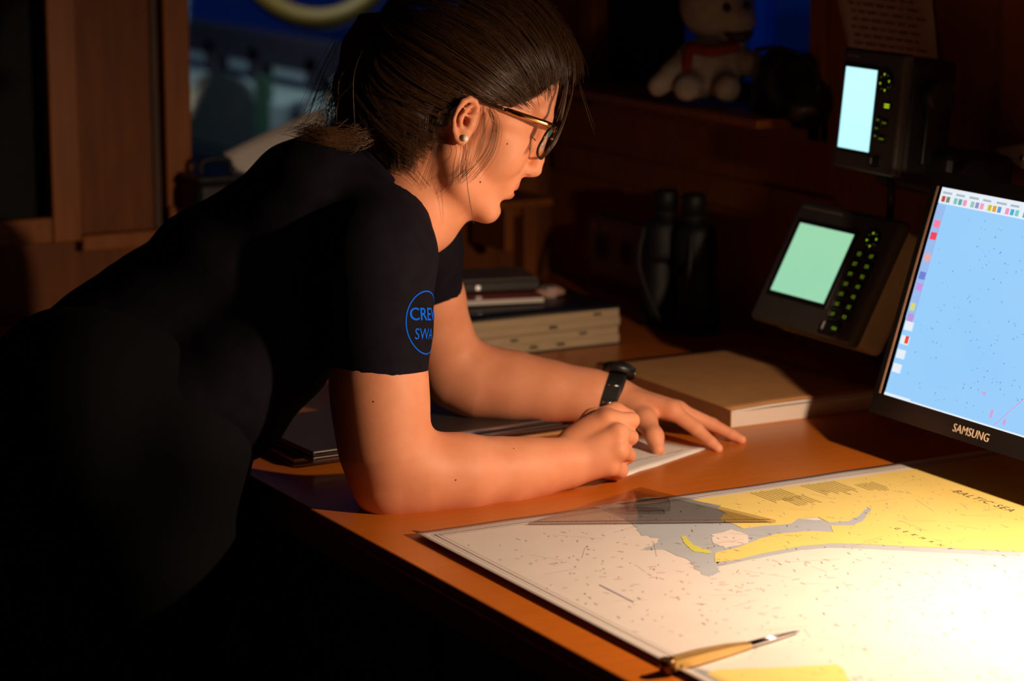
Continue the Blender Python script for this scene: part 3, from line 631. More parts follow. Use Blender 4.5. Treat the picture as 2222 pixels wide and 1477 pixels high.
# plush toy in the window
# ------------------------------------------------------------------ implicit surfaces (rounded limbs blended into one skin)
class Field:
    def __init__(s, lo, hi, h):
        s.lo = np.array(lo, float); s.h = h; s.n = np.ceil((np.array(hi)-s.lo)/h).astype(int)+1; s.F = np.full(s.n, .06, np.float32)
    def _win(s, lo, hi, pad):
        a = np.clip(np.floor((np.minimum(lo, hi)-pad-s.lo)/s.h).astype(int), 0, s.n); b = np.clip(np.ceil((np.maximum(lo, hi)+pad-s.lo)/s.h).astype(int)+1, 0, s.n)
        if np.any(b <= a): return None
        g = [(s.lo[i]+s.h*np.arange(a[i], b[i])).astype(np.float32) for i in range(3)]
        return (slice(a[0], b[0]), slice(a[1], b[1]), slice(a[2], b[2])), np.meshgrid(*g, indexing='ij', sparse=True)
    def _put(s, sl, d, k, mode):
        A = s.F[sl]
        if mode == 'sub': d = -d
        if k > 0:
            hh = np.clip(.5+.5*((A-d) if mode == '+' else (d-A))/k, 0, 1)
            s.F[sl] = (A*(1-hh)+d*hh-k*hh*(1-hh)) if mode == '+' else (A*(1-hh)+d*hh+k*hh*(1-hh))
        else: s.F[sl] = np.minimum(A, d) if mode == '+' else np.maximum(A, d)
    def cone(s, a, b, ra, rb, k=.01, mode='+'):
        a = np.asarray(a, float); b = np.asarray(b, float); r = max(ra, rb); w_ = s._win(np.minimum(a, b)-r, np.maximum(a, b)+r, k+3*s.h+.004)
        if w_ is None: return
        sl, (x, y, z) = w_; ba = b-a; L2 = float(ba@ba)+1e-12
        t = np.clip(((x-a[0])*ba[0]+(y-a[1])*ba[1]+(z-a[2])*ba[2])/L2, 0, 1)
        d = np.sqrt((x-a[0]-t*ba[0])**2+(y-a[1]-t*ba[1])**2+(z-a[2]-t*ba[2])**2)-(ra+(rb-ra)*t)
        s._put(sl, d.astype(np.float32), k, mode)
    def chain(s, pts, rs, k=.01):
        for i in range(len(pts)-1): s.cone(pts[i], pts[i+1], rs[i], rs[i+1], k)
    def ell(s, c, r, M=None, k=.01, mode='+'):
        c = np.asarray(c, float); M = np.eye(3) if M is None else M; R_ = max(r); w_ = s._win(c-R_, c+R_, k+3*s.h+.004)
        if w_ is None: return
        sl, (x, y, z) = w_; x = x-c[0]; y = y-c[1]; z = z-c[2]
        l = [x*M[0, i]+y*M[1, i]+z*M[2, i] for i in range(3)]
        k0 = np.sqrt(sum((l[i]/r[i])**2 for i in range(3))); k1 = np.sqrt(sum((l[i]/r[i]**2)**2 for i in range(3)))+1e-9
        s._put(sl, (k0*(k0-1)/k1).astype(np.float32), k, mode)
    def cut(s, fn, lo, hi, k=0):                       # remove where fn < 0 inside the window
        w_ = s._win(np.asarray(lo), np.asarray(hi), 0); sl, g = w_; s._put(sl, np.broadcast_to(fn(*g), s.F[sl].shape).astype(np.float32), k, 'sub')
    def mesh(s):
        Fv = s.F; S = Fv < 0; c = np.zeros([n-1 for n in Fv.shape], np.uint8); offs = [(i, j, k) for i in (0, 1) for j in (0, 1) for k in (0, 1)]
        def sh(A, o): return A[o[0]:A.shape[0]-1+o[0], o[1]:A.shape[1]-1+o[1], o[2]:A.shape[2]-1+o[2]]
        for o in offs: c += sh(S, o)
        idx = np.argwhere((c > 0) & (c < 8)); n = len(idx); vid = np.full(c.shape, -1, np.int32); vid[tuple(idx.T)] = np.arange(n)
        val = {o: Fv[tuple((idx+np.array(o)).T)] for o in offs}; acc = np.zeros((n, 3)); cnt = np.zeros(n)
        for o in offs:
            for ax in range(3):
                if o[ax]: continue
                p = list(o); p[ax] = 1; p = tuple(p); a = val[o]; b = val[p]; cr = (a < 0) != (b < 0); t = np.where(cr, a/(a-b+1e-12), 0)
                q = np.tile(np.array(o, float), (n, 1)); q[:, ax] += t; acc[cr] += q[cr]; cnt[cr] += 1
        V = s.lo+s.h*(idx+acc/cnt[:, None]); Q = []
        for ax in range(3):
            a1, a2 = (ax+1) % 3, (ax+2) % 3; sl0 = [slice(None)]*3; sl1 = [slice(None)]*3; sl0[ax] = slice(0, -1); sl1[ax] = slice(1, None)
            A = S[tuple(sl0)]; B = S[tuple(sl1)]; e_ = np.argwhere(A != B); e_ = e_[(e_[:, a1] > 0) & (e_[:, a2] > 0) & (e_[:, a1] < c.shape[a1]) & (e_[:, a2] < c.shape[a2])]
            fl = A[tuple(e_.T)]; d1 = np.zeros(3, int); d1[a1] = 1; d2 = np.zeros(3, int); d2[a2] = 1
            q = np.stack([vid[tuple((e_-d1-d2).T)], vid[tuple((e_-d2).T)], vid[tuple(e_.T)], vid[tuple((e_-d1).T)]], 1); q[~fl] = q[~fl][:, ::-1]; Q.append(q)
        return V, np.concatenate(Q)
def fast_mesh(name, V, Q, smooth=True):
    me = bpy.data.meshes.new(name); me.vertices.add(len(V)); me.vertices.foreach_set('co', np.asarray(V, np.float32).ravel())
    me.loops.add(Q.size); me.loops.foreach_set('vertex_index', Q.ravel().astype(np.int32)); me.polygons.add(len(Q))
    me.polygons.foreach_set('loop_start', np.arange(0, Q.size, 4, dtype=np.int32)); me.update(calc_edges=True); me.validate()
    if smooth: me.polygons.foreach_set('use_smooth', [True]*len(me.polygons))
    return me
def field_obj(name, fl, m, parent, it=2, fac=.5):
    V, Q = fl.mesh(); o = link(name, fast_mesh(name, K2W(V), Q), m, parent)
    if it: sm = o.modifiers.new('smooth', 'SMOOTH'); sm.iterations = it; sm.factor = fac
    return o

# plush bear on the sill
tag(box('trim_20', 2.50, UR+.05, 3.66, 4.46, 1.200, 1.216, wood_trim, None, .003), kind='structure')
td = 4.66
fl = Field(K(1370, 240, td-.12), K(1700, -130, td+.14), .0032)
fl.ell(K(1556, 10, td), (.068, .062, .066), k=0); fl.ell(K(1600, 45, td-.035), (.034, .034, .030), k=.02)
fl.ell(K(1590, 82, td-.03), (.026, .03, .014), k=.012)
for x, y, dd in ((1498, -58, .02), (1612, -62, .02)): fl.ell(K(x, y, td+dd), (.024, .014, .024), k=.012)
fl.ell(K(1540, 150, td+.005), (.066, .058, .054), k=.018)
fl.chain([K(1500, 118, td-.02), K(1462, 160, td-.045), K(1428, 186, td-.055)], [.024, .022, .019], .014)
fl.chain([K(1590, 118, td-.02), K(1632, 140, td-.05), K(1650, 150, td-.06)], [.024, .021, .018], .014)
fl.chain([K(1510, 182, td-.03), K(1490, 190, td-.08)], [.026, .024], .014); fl.chain([K(1570, 184, td-.03), K(1578, 192, td-.08)], [.026, .024], .014)
toy = thing('plush_bear', 'white plush bear with dark red mouth and red scarf in the window', 'plush toy', onU(1540, 196, 2.58))
tl_ = Vector(toy.location)
def toy_part(o):
    o.data.transform(Matrix.Translation(-tl_)); return o
toy_part(field_obj('body', fl, mat('white_plush', (.50, .42, .35), .95, var=.25, scale=70, bump=1, bscale=330, spec=.1), toy, 1))
for x, y in ((1577, 18), (1621, 12)): toy_part(ball('eye', K2W(K(x, y, td-.066)), .0075, black_p, toy))
bm = bmesh.new(); bmesh.ops.create_uvsphere(bm, u_segments=20, v_segments=10, radius=1)
kc = K(1603, 80, td-.053)
for v in bm.verts:
    q = kc+np.array([v.co.x*.027, v.co.y*.012, v.co.z*.011+.006*v.co.x**2]); v.co = Vector(K2W(q))
toy_part(link('mouth', from_bm('mouth', bm, True), mat('dark_red_felt', (.05, .012, .018), .7, var=.2), toy))
toy_part(tube('scarf', [K2W(p) for p in spline([K(1600, 100, td-.055), K(1545, 112, td-.068), K(1500, 106, td-.05), K(1490, 140, td-.06), K(1482, 182, td-.062)], 24)], .010, mat('red_felt', (.32, .025, .012), .8, var=.2), toy))
# dark curtain at the far side of that window
cu = thing('curtain', 'black folded curtain drawn over the far part of the window beside the plush bear', 'curtain', (UR+.02, 4.42, 1.218))
va = onU(1478, 100, UR+.02)[1]-4.42; V = []; Fc = []; n = 60
for i in range(n+1):
    t = i/n
    for z_ in (0, .66): V.append((.012*math.sin(t*34)+.003*math.sin(t*80), va*t, z_))
for i in range(n): Fc.append((2*i, 2*i+1, 2*i+3, 2*i+2))
c_ = link('cloth', mesh('cloth', V, Fc, True), mat('black_cloth', (.006, .006, .008), .9, var=.2), cu); md = c_.modifiers.new('s', 'SOLIDIFY'); md.thickness = .002
cyl('curtain_rod', (0, .01, .66), (0, va-.02, .66), .006, brass, cu)
# dark bag beside it
bgp = onU(1715, 240, 2.575); bag = thing('dark_bag', 'dark glossy plastic bag on the sill beside the plush bear', 'bag', bgp)
bo = Vector(bag.location); fl = Field(K(1560, 300, 4.25), K(1800, 70, 4.75), .004)
for x, y, d, r in ((1697, 190, 4.56, (.055, .045, .045)), (1737, 180, 4.50, (.055, .045, .055)), (1717, 225, 4.54, (.075, .05, .03)), (1745, 225, 4.47, (.05, .04, .045)), (1702, 140, 4.54, (.045, .03, .03)), (1684, 222, 4.58, (.04, .03, .02))): fl.ell(K(x, y, d), r, k=.02)
o = field_obj('bag_body', fl, mat('black_film', (.010, .010, .011), .3, var=.3, bump=1, bscale=45), bag, 1); o.data.transform(Matrix.Translation(-bo))
tb_ = tube('handle', [K2W(p) for p in spline([K(1640, 108, 4.55), K(1690, 104, 4.52), K(1735, 122, 4.48), K(1768, 150, 4.44), K(1775, 200, 4.44)], 20)], .0045, mat('shiny_film', (.03, .03, .035), .25), bag); tb_.data.transform(Matrix.Translation(-bo))

# on the back sill behind the woman: a bench top, dark case, white paper
cz = onV(470, 437, VB-.08)[2]
bs = thing('back_shelf', 'wooden shelf under the back window', 'shelf', (1.84, VB-.03, .98))
box('board', 0, .70, -.16, 0, -.012, .004, wood_trim, bs, .003)
for k in (.1, .6): box('bracket', k, k+.02, -.14, 0, -.10, -.012, wood_trim, bs, .002)
pk = onV(462, 392, VB-.07); kt = thing('dark_case', 'black rounded case on the back shelf next to the window post', 'case', (pk[0], VB-.085, .984))
box('case_body', -.058, .058, -.05, .05, 0, .072, black_r, kt, .02, 4); box('case_lid', -.056, .056, -.048, .048, .068, .082, black_p, kt, .006)
tube('carry_handle', spline([(-.03, 0, .080), (-.025, 0, .105), (.025, 0, .105), (.03, 0, .080)], 16), .005, black_r, kt)
q = [np.array(onV(485, 332, VB-.035)), np.array(onV(700, 232, VB-.035)), np.array(onV(740, 500, VB-.10)), np.array(onV(590, 500, VB-.10))]; q[2][2] = q[3][2] = .9845
ws = thing('loose_sheet', 'loose white paper sheet propped on the back shelf behind her shoulders', 'paper', q[3])
V = []; Fc = []; n = 8
for i in range(n+1):
    for j in range(n+1):
        a, b = i/n, j/n; p = (q[3]*(1-a)+q[2]*a)*(1-b)+(q[0]*(1-a)+q[1]*a)*b-q[3]; p[1] += .006*math.sin(a*3); V.append(tuple(p))
for i in range(n):
    for j in range(n): g = i*(n+1)+j; Fc.append((g, g+n+1, g+n+2, g+1))
s = link('sheet', mesh('sheet', V, Fc, True), paper, ws); md = s.modifiers.new('s', 'SOLIDIFY'); md.thickness = .0006
mtc = thing('window_mat', 'dark strip of folded cloth along the back window sill', 'cloth', (1.86, VB+.01, 1.0))
for k in range(3): box('fold', .0, .30-.03*k, -.03+.004*k, .03, .0+.006*k, .006+.006*k, black_r, mtc, .002)

# ------------------------------------------------------------------ the woman
wo = thing('person', 'woman in dark crew shirt and glasses leaning on the table and writing', 'person', (1.14, 3.50, 0))
WO = Vector((1.14, 3.50, 0))
def own(o):
    o.data.transform(Matrix.Translation(-WO)); return o
# head frame: x forward, y to her left, z up; origin between the ear canals
HS = 1.0; hd = 3.62; pitch, yaw = R(22), R(6)
HO = K(993, 262, hd)+np.array([0, .0, 0])
HX = np.array([math.cos(yaw)*math.cos(pitch), math.sin(yaw), -math.cos(yaw)*math.sin(pitch)])
HY = np.array([-math.sin(yaw)*math.cos(pitch), math.cos(yaw), math.sin(yaw)*math.sin(pitch)])
HZ = np.array([math.sin(pitch), 0, math.cos(pitch)]); HM = np.stack([HX, HY, HZ], 1)
HD = np.array([0, .074, 0])
HO = HO + HY*.0                                     # mid-plane sits at depth hd
def hp(x, y, z): return HO + HM @ np.array([x, y, z])
def K1(p): return np.array(p)

fs = Field(K(650, 1130, 3.28), K(1640, 60, 4.10), .0022)
fs.lo = np.minimum(K(650, 1130, 3.28), K(650, 1130, 4.10)); hi_ = np.maximum(K(1640, 30, 3.28), K(1640, 30, 4.10))
fs = Field([-.30, 3.36, -.27], [.37, 4.06, .48], .0022)
# --- head
fs.ell(hp(.008, 0, .052), (.098, .073, .080), HM, 0)
fs.ell(hp(.052, 0, .030), (.066, .063, .085), HM, .02)
fs.ell(hp(.050, 0, -.030), (.058, .056, .070), HM, .02)
fs.ell(hp(.088, 0, .085), (.026, .050, .040), HM, .025)                  # forehead
for s in (-1, 1):
    fs.cone(hp(.008, s*.053, -.045), hp(.030, s*.046, -.078), .017, .017, .02)
    fs.cone(hp(.030, s*.046, -.078), hp(.084, s*.014, -.100), .017, .015, .02)       # jaw
    fs.ell(hp(.076, s*.038, -.020), (.028, .024, .030), HM, .02)                   # cheek
    fs.cone(hp(.060, s*.056, .002), hp(.094, s*.040, .004), .012, .010, .016)       # cheekbone
    fs.cone(hp(.112, s*.010, .050), hp(.098, s*.046, .052), .009, .010, .014)       # brow
fs.ell(hp(.094, 0, -.058), (.020, .027, .032), HM, .014)                    # mouth mound
fs.ell(hp(.085, 0, -.101), (.0165, .019, .0155), HM, .014)                  # chin
for s in (-1, 1): fs.ell(hp(.112, s*.030, .020), (.017, .019, .014), HM, .012, 'sub')
fs.ell(hp(.113, 0, .028), (.010, .016, .020), HM, .012)
fs.chain([hp(.112, 0, .034), hp(.117, 0, .020), hp(.124, 0, -.006), hp(.1265, 0, -.022)], [.0075, .0072, .0085, .0102], .008)
fs.ell(hp(.112, 0, -.029), (.014, .010, .008), HM, .008)
for s in (-1, 1):
    fs.ell(hp(.1125, s*.0118, -.0265), (.0105, .0062, .0085), HM, .005)
    fs.ell(hp(.1175, s*.0068, -.0375), (.0052, .0034, .0055), HM, .002, 'sub')
    fs.ell(hp(.0945, s*.031, .0215), (.0140, .0150, .0140), HM, .003); fs.ell(hp(.0935, s*.031, .0100), (.0125, .0145, .0085), HM, .004)       # lowered lids
fs.ell(hp(.1035, 0, -.0535), (.0090, .0225, .0066), HM, .004)               # upper lip
fs.ell(hp(.1005, 0, -.0690), (.0088, .0195, .0070), HM, .004)               # lower lip
fs.cone(hp(.1120, -.020, -.0618), hp(.1120, .020, -.0618), .0020, .0020, .003, 'sub')
for s in (-1, 1): fs.cone(hp(.1120, s*.004, -.0612), hp(.092, s*.0265, -.0640), .0022, .0016, .003, 'sub')
fs.ell(hp(.106, 0, -.083), (.008, .02, .006), HM, .010, 'sub')
# --- near ear and far ear
def ep(x, y, dd): p = K(x, y, hd-.072+dd); return p
fs.ell(ep(1012, 262, -.002), (.0175, .0060, .0275), HM, .006)
for s, tr in ((-1, lambda p: p), (1, None)):
    if tr is None: continue
    fs.chain([ep(1033, 244, .002), ep(1035, 232, -.003), ep(1030, 220, -.007), ep(1019, 214, -.011), ep(1005, 221, -.014), ep(994, 239, -.016), ep(987, 260, -.015), ep(986, 280, -.012), ep(991, 297, -.008), ep(1000, 307, -.005)],
             [.0035, .0042, .0044, .0044, .0046, .0046, .0044, .0042, .0046, .0058], .003)
    fs.ell(ep(1008, 256, -.012), (.0112, .011, .0155), HM, .004, 'sub')
    fs.ell(ep(1021, 236, -.010), (.0065, .008, .0075), HM, .003, 'sub')
    fs.chain([ep(1025, 228, -.006), ep(1012, 238, -.009), ep(1000, 256, -.009), ep(1000, 276, -.006), ep(1008, 286, -.004)], [.0026, .0032, .0034, .0034, .003], .003)
    fs.chain([ep(1033, 250, -.004), ep(1014, 252, -.006)], [.003, .0022], .003)
    fs.ell(ep(1021, 268, -.004), (.0062, .0055, .0078), HM, .004)
    fs.ell(ep(1005, 299, -.005), (.0088, .0050, .0100), HM, .004)
    fs.ell(ep(1011, 264, -.006), (.0042, .0085, .0055), HM, .002, 'sub')
fs.ell(hp(-.004, .076, .004), (.016, .008, .028), HM, .005)
# --- neck, shoulders (under the shirt)
fs.cone(K(958, 325, hd+.004), K(862, 452, 3.655), .056, .062, .025)
fs.cone(K(990, 400, hd), K(930, 470, 3.64), .040, .046, .025)
fs.chain([K(862, 452, 3.655), K(760, 520, 3.66)], [.062, .08], .03)
fs.chain([K(880, 470, 3.62), K(822, 545, 3.54)], [.06, .055], .03); fs.chain([K(880, 480, 3.70), K(905, 530, 3.84)], [.06, .05], .03)
# --- right arm
fs.chain([K(818, 545, 3.535), K(820, 700, 3.51), K(822, 830, 3.500), K(828, 910, 3.500), K(838, 985, 3.502), K(846, 1048, 3.508)], [.057, .061, .0605, .0575, .055, .042], .03)
fs.ell(K(835, 1075, 3.500), (.026, .026, .024), None, .022)                # elbow point
fs.chain([K(846, 1045, 3.508), K(905, 1032, 3.520), K(1000, 1028, 3.545), K(1100, 1024, 3.575), K(1170, 1014, 3.592), K(1225, 1005, 3.605)], [.043, .050, .0500, .0425, .0345, .0290], .03)
fs.ell(K(1225, 1005, 3.605), (.03, .024, .031), None, .02)
# --- right fist
W0 = [K(1236, 985, 3.625), K(1238, 1000, 3.610), K(1238, 1012, 3.605), K(1238, 1020, 3.612)]
MC = [K(1318, 914, 3.628), K(1342, 942, 3.608), K(1343, 978, 3.602), K(1324, 1012, 3.606)]
PI = [K(1370, 912, 3.655), K(1367, 948, 3.648), K(1362, 988, 3.643), K(1346, 1021, 3.636)]
DI = [K(1358, 932, 3.686), K(1350, 966, 3.680), K(1345, 1002, 3.672), K(1332, 1030, 3.660)]
TI = [K(1338, 944, 3.690), K(1330, 972, 3.676), K(1326, 1004, 3.664), K(1316, 1028, 3.652)]
for i in range(4):
    fs.cone(W0[i], MC[i], .021, (.0150, .0150, .0142, .0135)[i], .012)
    fs.chain([MC[i], PI[i]], [(.0140, .0142, .0136, .0122)[i], (.0122, .0122, .0116, .0104)[i]], .006)
    fs.chain([PI[i], DI[i], TI[i]], [.0112, .0095, .0085], .003)
fs.ell(K(1285, 972, 3.640), (.040, .026, .038), None, .015); fs.cone(K(1246, 966, 3.632), K(1312, 908, 3.648), .025, .017, .014)
fs.chain([K(1246, 960, 3.645), K(1288, 912, 3.672), K(1335, 893, 3.690), K(1366, 903, 3.692)], [.021, .0165, .0125, .0105], .008)
for i in range(3):
    mid = (PI[i]+PI[i+1])/2; fs.cone(mid+np.array([.008, -.006, 0]), (MC[i]*.4+MC[i+1]*.4+mid*.2)+np.array([0, -.014, 0]), .0026, .0012, .004, 'sub')
# --- left arm
LD = 3.93
fs.chain([K(905, 530, 3.84), K(935, 650, 3.885), K(958, 740, 3.915), K(985, 812, LD)], [.050, .046, .045, .043], .03)
fs.chain([K(985, 815, LD), K(1040, 828, LD), K(1120, 838, LD-.004), K(1200, 849, LD-.010), K(1280, 857, LD-.016), K(1335, 861, LD-.022)], [.043, .0495, .0465, .0395, .0335, .0300], .03)
# --- left hand
W0 = [K(1345, 866, 3.895), K(1348, 862, 3.905), K(1348, 862, 3.915), K(1346, 866, 3.925)]
MC = [K(1458, 890, 3.862), K(1470, 890, 3.896), K(1468, 892, 3.930), K(1452, 896, 3.958)]
PI = [K(1512, 931, 3.846), K(1545, 921, 3.893), K(1532, 918, 3.936), K(1505, 917, 3.972)]
DI = [K(1543, 959, 3.834), K(1588, 943, 3.885), K(1562, 934, 3.940), K(1525, 927, 3.980)]
TI = [K(1559, 973, 3.828), K(1610, 954, 3.880), K(1580, 942, 3.940), K(1538, 933, 3.982)]
for i in range(4):
    fs.cone(W0[i], MC[i], .0215, (.0150, .0150, .0142, .0130)[i], .012)
    fs.chain([MC[i], PI[i]], [(.0128, .0128, .0120, .0108)[i], (.0104, .0104, .0098, .009)[i]], .007)
    fs.chain([PI[i], DI[i], TI[i]], [(.0102, .0102, .0098, .009)[i], .0085, .0072], .003)
fs.chain([K(1370, 885, 3.885), K(1400, 912, 3.850), K(1420, 946, 3.818), K(1428, 975, 3.806)], [.022, .0165, .0125, .0100], .010)
body = own(field_obj('body', fs, skin, wo, 3, .5))
lipm = mat('lips', (.70, .23, .145), .42, var=.08, scale=90, sss=.05); body.data.materials.append(lipm)
co = np.zeros(len(body.data.vertices)*3, np.float32); body.data.vertices.foreach_get('co', co); co = co.reshape(-1, 3)+np.array(WO)
hl = (W2K(co)-HO) @ HM; lipv = (hl[:, 0] > .094) & (np.abs(hl[:, 1]) < .0235) & (((hl[:, 2]+.0535)/.0070)**2+(hl[:, 1]/.0235)**2 < 1) | (hl[:, 0] > .094) & (((hl[:, 2]+.0690)/.0072)**2+(hl[:, 1]/.0205)**2 < 1)
li = np.zeros(len(body.data.loops), np.int32); body.data.loops.foreach_get('vertex_index', li); body.data.polygons.foreach_set('material_index', lipv[li].reshape(-1, 4).all(1).astype(np.int32)); body.data.update()
sb = BVHTree.FromPolygons([Vector(v) for v in co], [tuple(int(i) for i in f) for f in li.reshape(-1, 4)])
for x, y, r_ in ((1101, 312, .0013), (1042, 395, .0016), (989, 1041, .0012), (1115, 973, .0010), (811, 871, .0011), (1148, 322, .0009)):
    r0_ = Vector(ray(x, y)).normalized(); hit = sb.ray_cast(Vector(CAM), r0_)[0]
    if hit is not None: own(ball('mole', hit, r_, mat('mole_brown', (.22, .08, .04), .6, var=.1), wo, 8))
# eye and brow
for s in (-1, 1):
    own(ball('eye', K2W(hp(.0955, s*.031, .0170)), .0120, mat('eye_white', (.75, .72, .70), .15, var=.05), wo))
    own(tube('eyebrow', [K2W(hp(*q)) for q in ((.1165, s*.014, .0495), (.1150, s*.026, .0545), (.1070, s*.042, .0555), (.0965, s*.0535, .0490))], [.0022, .0032, .0028, .001], hairc, wo))
    own(tube('eyelashes', [K2W(hp(*q)) for q in ((.1050, s*.020, .0155), (.1092, s*.031, .0140), (.1020, s*.0435, .0155))], [.0004, .0008, .0005], hairc, wo))
own(ball('earring', K2W(ep(1009, 300, -.0125)), .0048, mat('pearl', (.85, .80, .72), .15, var=.05, coat=.6), wo))
for x, y, dd in ((1101, 312, 3.555), (1041, 396, 3.560)): pass

# --- shirt
ft = Field([-.80, 3.34, -.36], [.02, 4.06, .34], .0042)
for dz in (-.058, .058):
    ft.chain([K(815, 500, 3.69+dz*.8), K(690, 490, 3.69+dz), K(480, 612, 3.71+dz), K(315, 735, 3.72+dz), K(200, 815, 3.72+dz)], [.085, .114, .102, .100, .112], .05)
for dz in (-.05, .05): ft.chain([K(690, 600, 3.66+dz), K(600, 760, 3.64+dz), K(480, 870, 3.62+dz), K(330, 930, 3.62+dz)], [.085, .070, .080, .100], .05)
ft.cone(K(800, 440, 3.655), K(730, 450, 3.67), .074, .10, .04)
ft.cone(K(855, 425, 3.65), K(800, 500, 3.66), .070, .09, .03)
ft.chain([K(815, 500, 3.575), K(818, 560, 3.52), K(820, 700, 3.505), K(822, 850, 3.498)], [.078, .0770, .0685, .0665], .03)     # right sleeve
ft.chain([K(890, 500, 3.78), K(905, 535, 3.85), K(937, 690, 3.89)], [.07, .062, .052], .03)                                     # left sleeve
nrm = np.array([.10, .02, 1.0]); c0 = K(822, 824, 3.498)
ft.cut(lambda x, y, z: (x-c0[0])*(-.11)*-1*0+(z-c0[2])+.24*(x-c0[0])+.05*(y-c0[1]) + 0*x, K(700, 960, 3.38), K(948, 770, 3.60))
c1 = K(962, 658, 3.89)
ft.cut(lambda x, y, z: (z-c1[2])-.35*(x-c1[0])+0*y, [K(915, 720, 3.80)[0], 3.80, K(960, 830, 3.9)[2]], [K(1030, 600, 3.9)[0], 4.02, K(960, 640, 3.9)[2]])
# neckline: remove what stands above the collar ring around the neck
nk = K(852, 395, 3.648); nd = np.array([.72, 0, .70]); nd /= np.linalg.norm(nd)
def neck_cut(x, y, z):
    dx, dy, dz = x-nk[0], y-nk[1], z-nk[2]; a = dx*nd[0]+dz*nd[2]; r2 = dx*dx+dy*dy+dz*dz-a*a
    return np.maximum(-a, np.sqrt(np.maximum(r2, 0))-.105)
ft.cut(neck_cut, nk-.16, nk+.16, .006)
V, Q = ft.mesh(); Vw = K2W(V)
rn = np.random.default_rng(3)
def folds(V):                                                 # soft cloth folds
    k1 = np.sin(V[:, 0]*46+V[:, 2]*30+3*np.sin(V[:, 1]*9))*np.sin(V[:, 2]*17+V[:, 0]*8); k2 = np.sin(V[:, 0]*21-V[:, 2]*38+V[:, 1]*13)
    w_ = np.clip((-.235-V[:, 0])/.1, 0, 1); return (.0028*k1+.0020*k2)*w_
me = fast_mesh('shirt', Vw, Q); nr = np.zeros(len(Vw)*3, np.float32); me.vertices.foreach_get('normal', nr); Vw = Vw+nr.reshape(-1, 3)*folds(V)[:, None]
me.vertices.foreach_set('co', Vw.astype(np.float32).ravel()); me.update()
shirt = own(link('shirt', me, navy, wo)); sm = shirt.modifiers.new('smooth', 'SMOOTH'); sm.iterations = 4; sm.factor = .5
# collar band and sleeve hem as ribs
ax1 = np.array([-.70, 0, .72]); ax1 -= nd*(ax1@nd); ax1 /= np.linalg.norm(ax1); ring = []
for k in range(40):
    a = 2*math.pi*k/40; ring.append(K2W(nk+ax1*.0745*math.cos(a)+np.array([0, 1, 0])*.068*math.sin(a)-nd*.002))
own(tube('collar', ring, .0075, navy, shirt, 10, True))
# print on the right sleeve
bvh = BVHTree.FromPolygons([Vector(v) for v in Vw], [tuple(int(i) for i in f) for f in Q])
pr = mat('blue_print', (.004, .13, .85), .9, var=.1, spec=.1)
def wrap(me_, name, sx=1):
    bm = bmesh.new(); bm.from_mesh(me_); bmesh.ops.triangulate(bm, faces=bm.faces[:])
    for it in range(3):
        lg = [e for e in bm.edges if e.calc_length() > .006]
        if not lg: break
        bmesh.ops.subdivide_edges(bm, edges=lg, cuts=1); bmesh.ops.triangulate(bm, faces=bm.faces[:])
    for v in bm.verts:
        s_, t_ = v.co.x, v.co.y; z_ = v.co.z
        yy = 700 - t_*1595; ctr = K(821, yy, 3.503); an = -math.pi/2 + R(47) + s_/.0680
        dr = np.array([math.cos(an), math.sin(an), 0]); o_ = Vector(K2W(ctr+dr*.16)); d_ = Vector(tuple(KM @ (-dr)))
        loc, n_, ix, ds = bvh.ray_cast(o_, d_)
        v.co = (loc - d_*(.0007+z_)) if loc is not None else Vector(K2W(ctr+dr*.071))
    o = link(name, from_bm(name, bm), pr, shirt); return own(o)
V_ = []; Fc_ = []; n = 90
for k in range(n):
    a = 2*math.pi*k/n
    for r_ in (.0432, .0415): V_.append((.0245+r_*math.cos(a)*.98, r_*math.sin(a), 0))
for k in range(n): j = (k+1) % n; Fc_.append((2*k, 2*k+1, 2*j+1, 2*j))
wrap(mesh('ring', V_, Fc_), 'sleeve_print_ring')
m1 = text_me('CREW', .0245); 
for v in m1.vertices: v.co.x = v.co.x*1.0-.0125; v.co.y += .0030
wrap(m1, 'sleeve_print_word')
m1b = text_me('CREW', .0245)
for v in m1b.vertices: v.co.x = v.co.x*1.0-.0117; v.co.y += .0032
wrap(m1b, 'sleeve_print_word')
m2 = text_me('SWA', .0215)
for v in m2.vertices: v.co.x = v.co.x*.9-.004; v.co.y -= .0225
wrap(m2, 'sleeve_print_word')
# --- trousers
fq = Field([-1.0, 3.30, -1.1], [-.22, 4.06, .12], .007)
for dz in (-.07, .075):
    hipp = K(225, 900, 3.66+dz); fq.chain([K(330, 900, 3.64+dz*.7), hipp, K(150, 860, 3.70+dz)], [.112, .135, .125], .05)
    hw = K2W(hipp); kn_ = W2K(np.array([1.25, hw[1]-.02, .50])); an_ = W2K(np.array([1.16, hw[1], .07]))
    fq.chain([K(420, 960, 3.60+dz*.8), W2K(np.array([1.265, hw[1]-.06, .72]))], [.085, .085], .05)
    fq.chain([hipp, W2K(np.array([1.26, hw[1]-.03, .70])), kn_, an_], [.125, .105, .080, .055], .05)
own(field_obj('trousers', fq, trous, wo, 2))
for dz in (-.07, .075):
    hw = K2W(K(225, 900, 3.66+dz)); hw[0] = 1.20; bm = bmesh.new(); bm_box(bm, hw[0]-.13, hw[0]+.13, hw[1]-.045, hw[1]+.045, 0.002, .08, .03, 3); own(link('shoe', from_bm('shoe', bm), black_r, wo))
wb_ = [K2W(K(228, 800, 3.72)+np.array([0, math.sin(a)*.172, math.cos(a)*.122*1.0])+np.array([-.55, 0, 0])*math.cos(a)*.10) for a in [2*math.pi*k/36 for k in range(36)]]


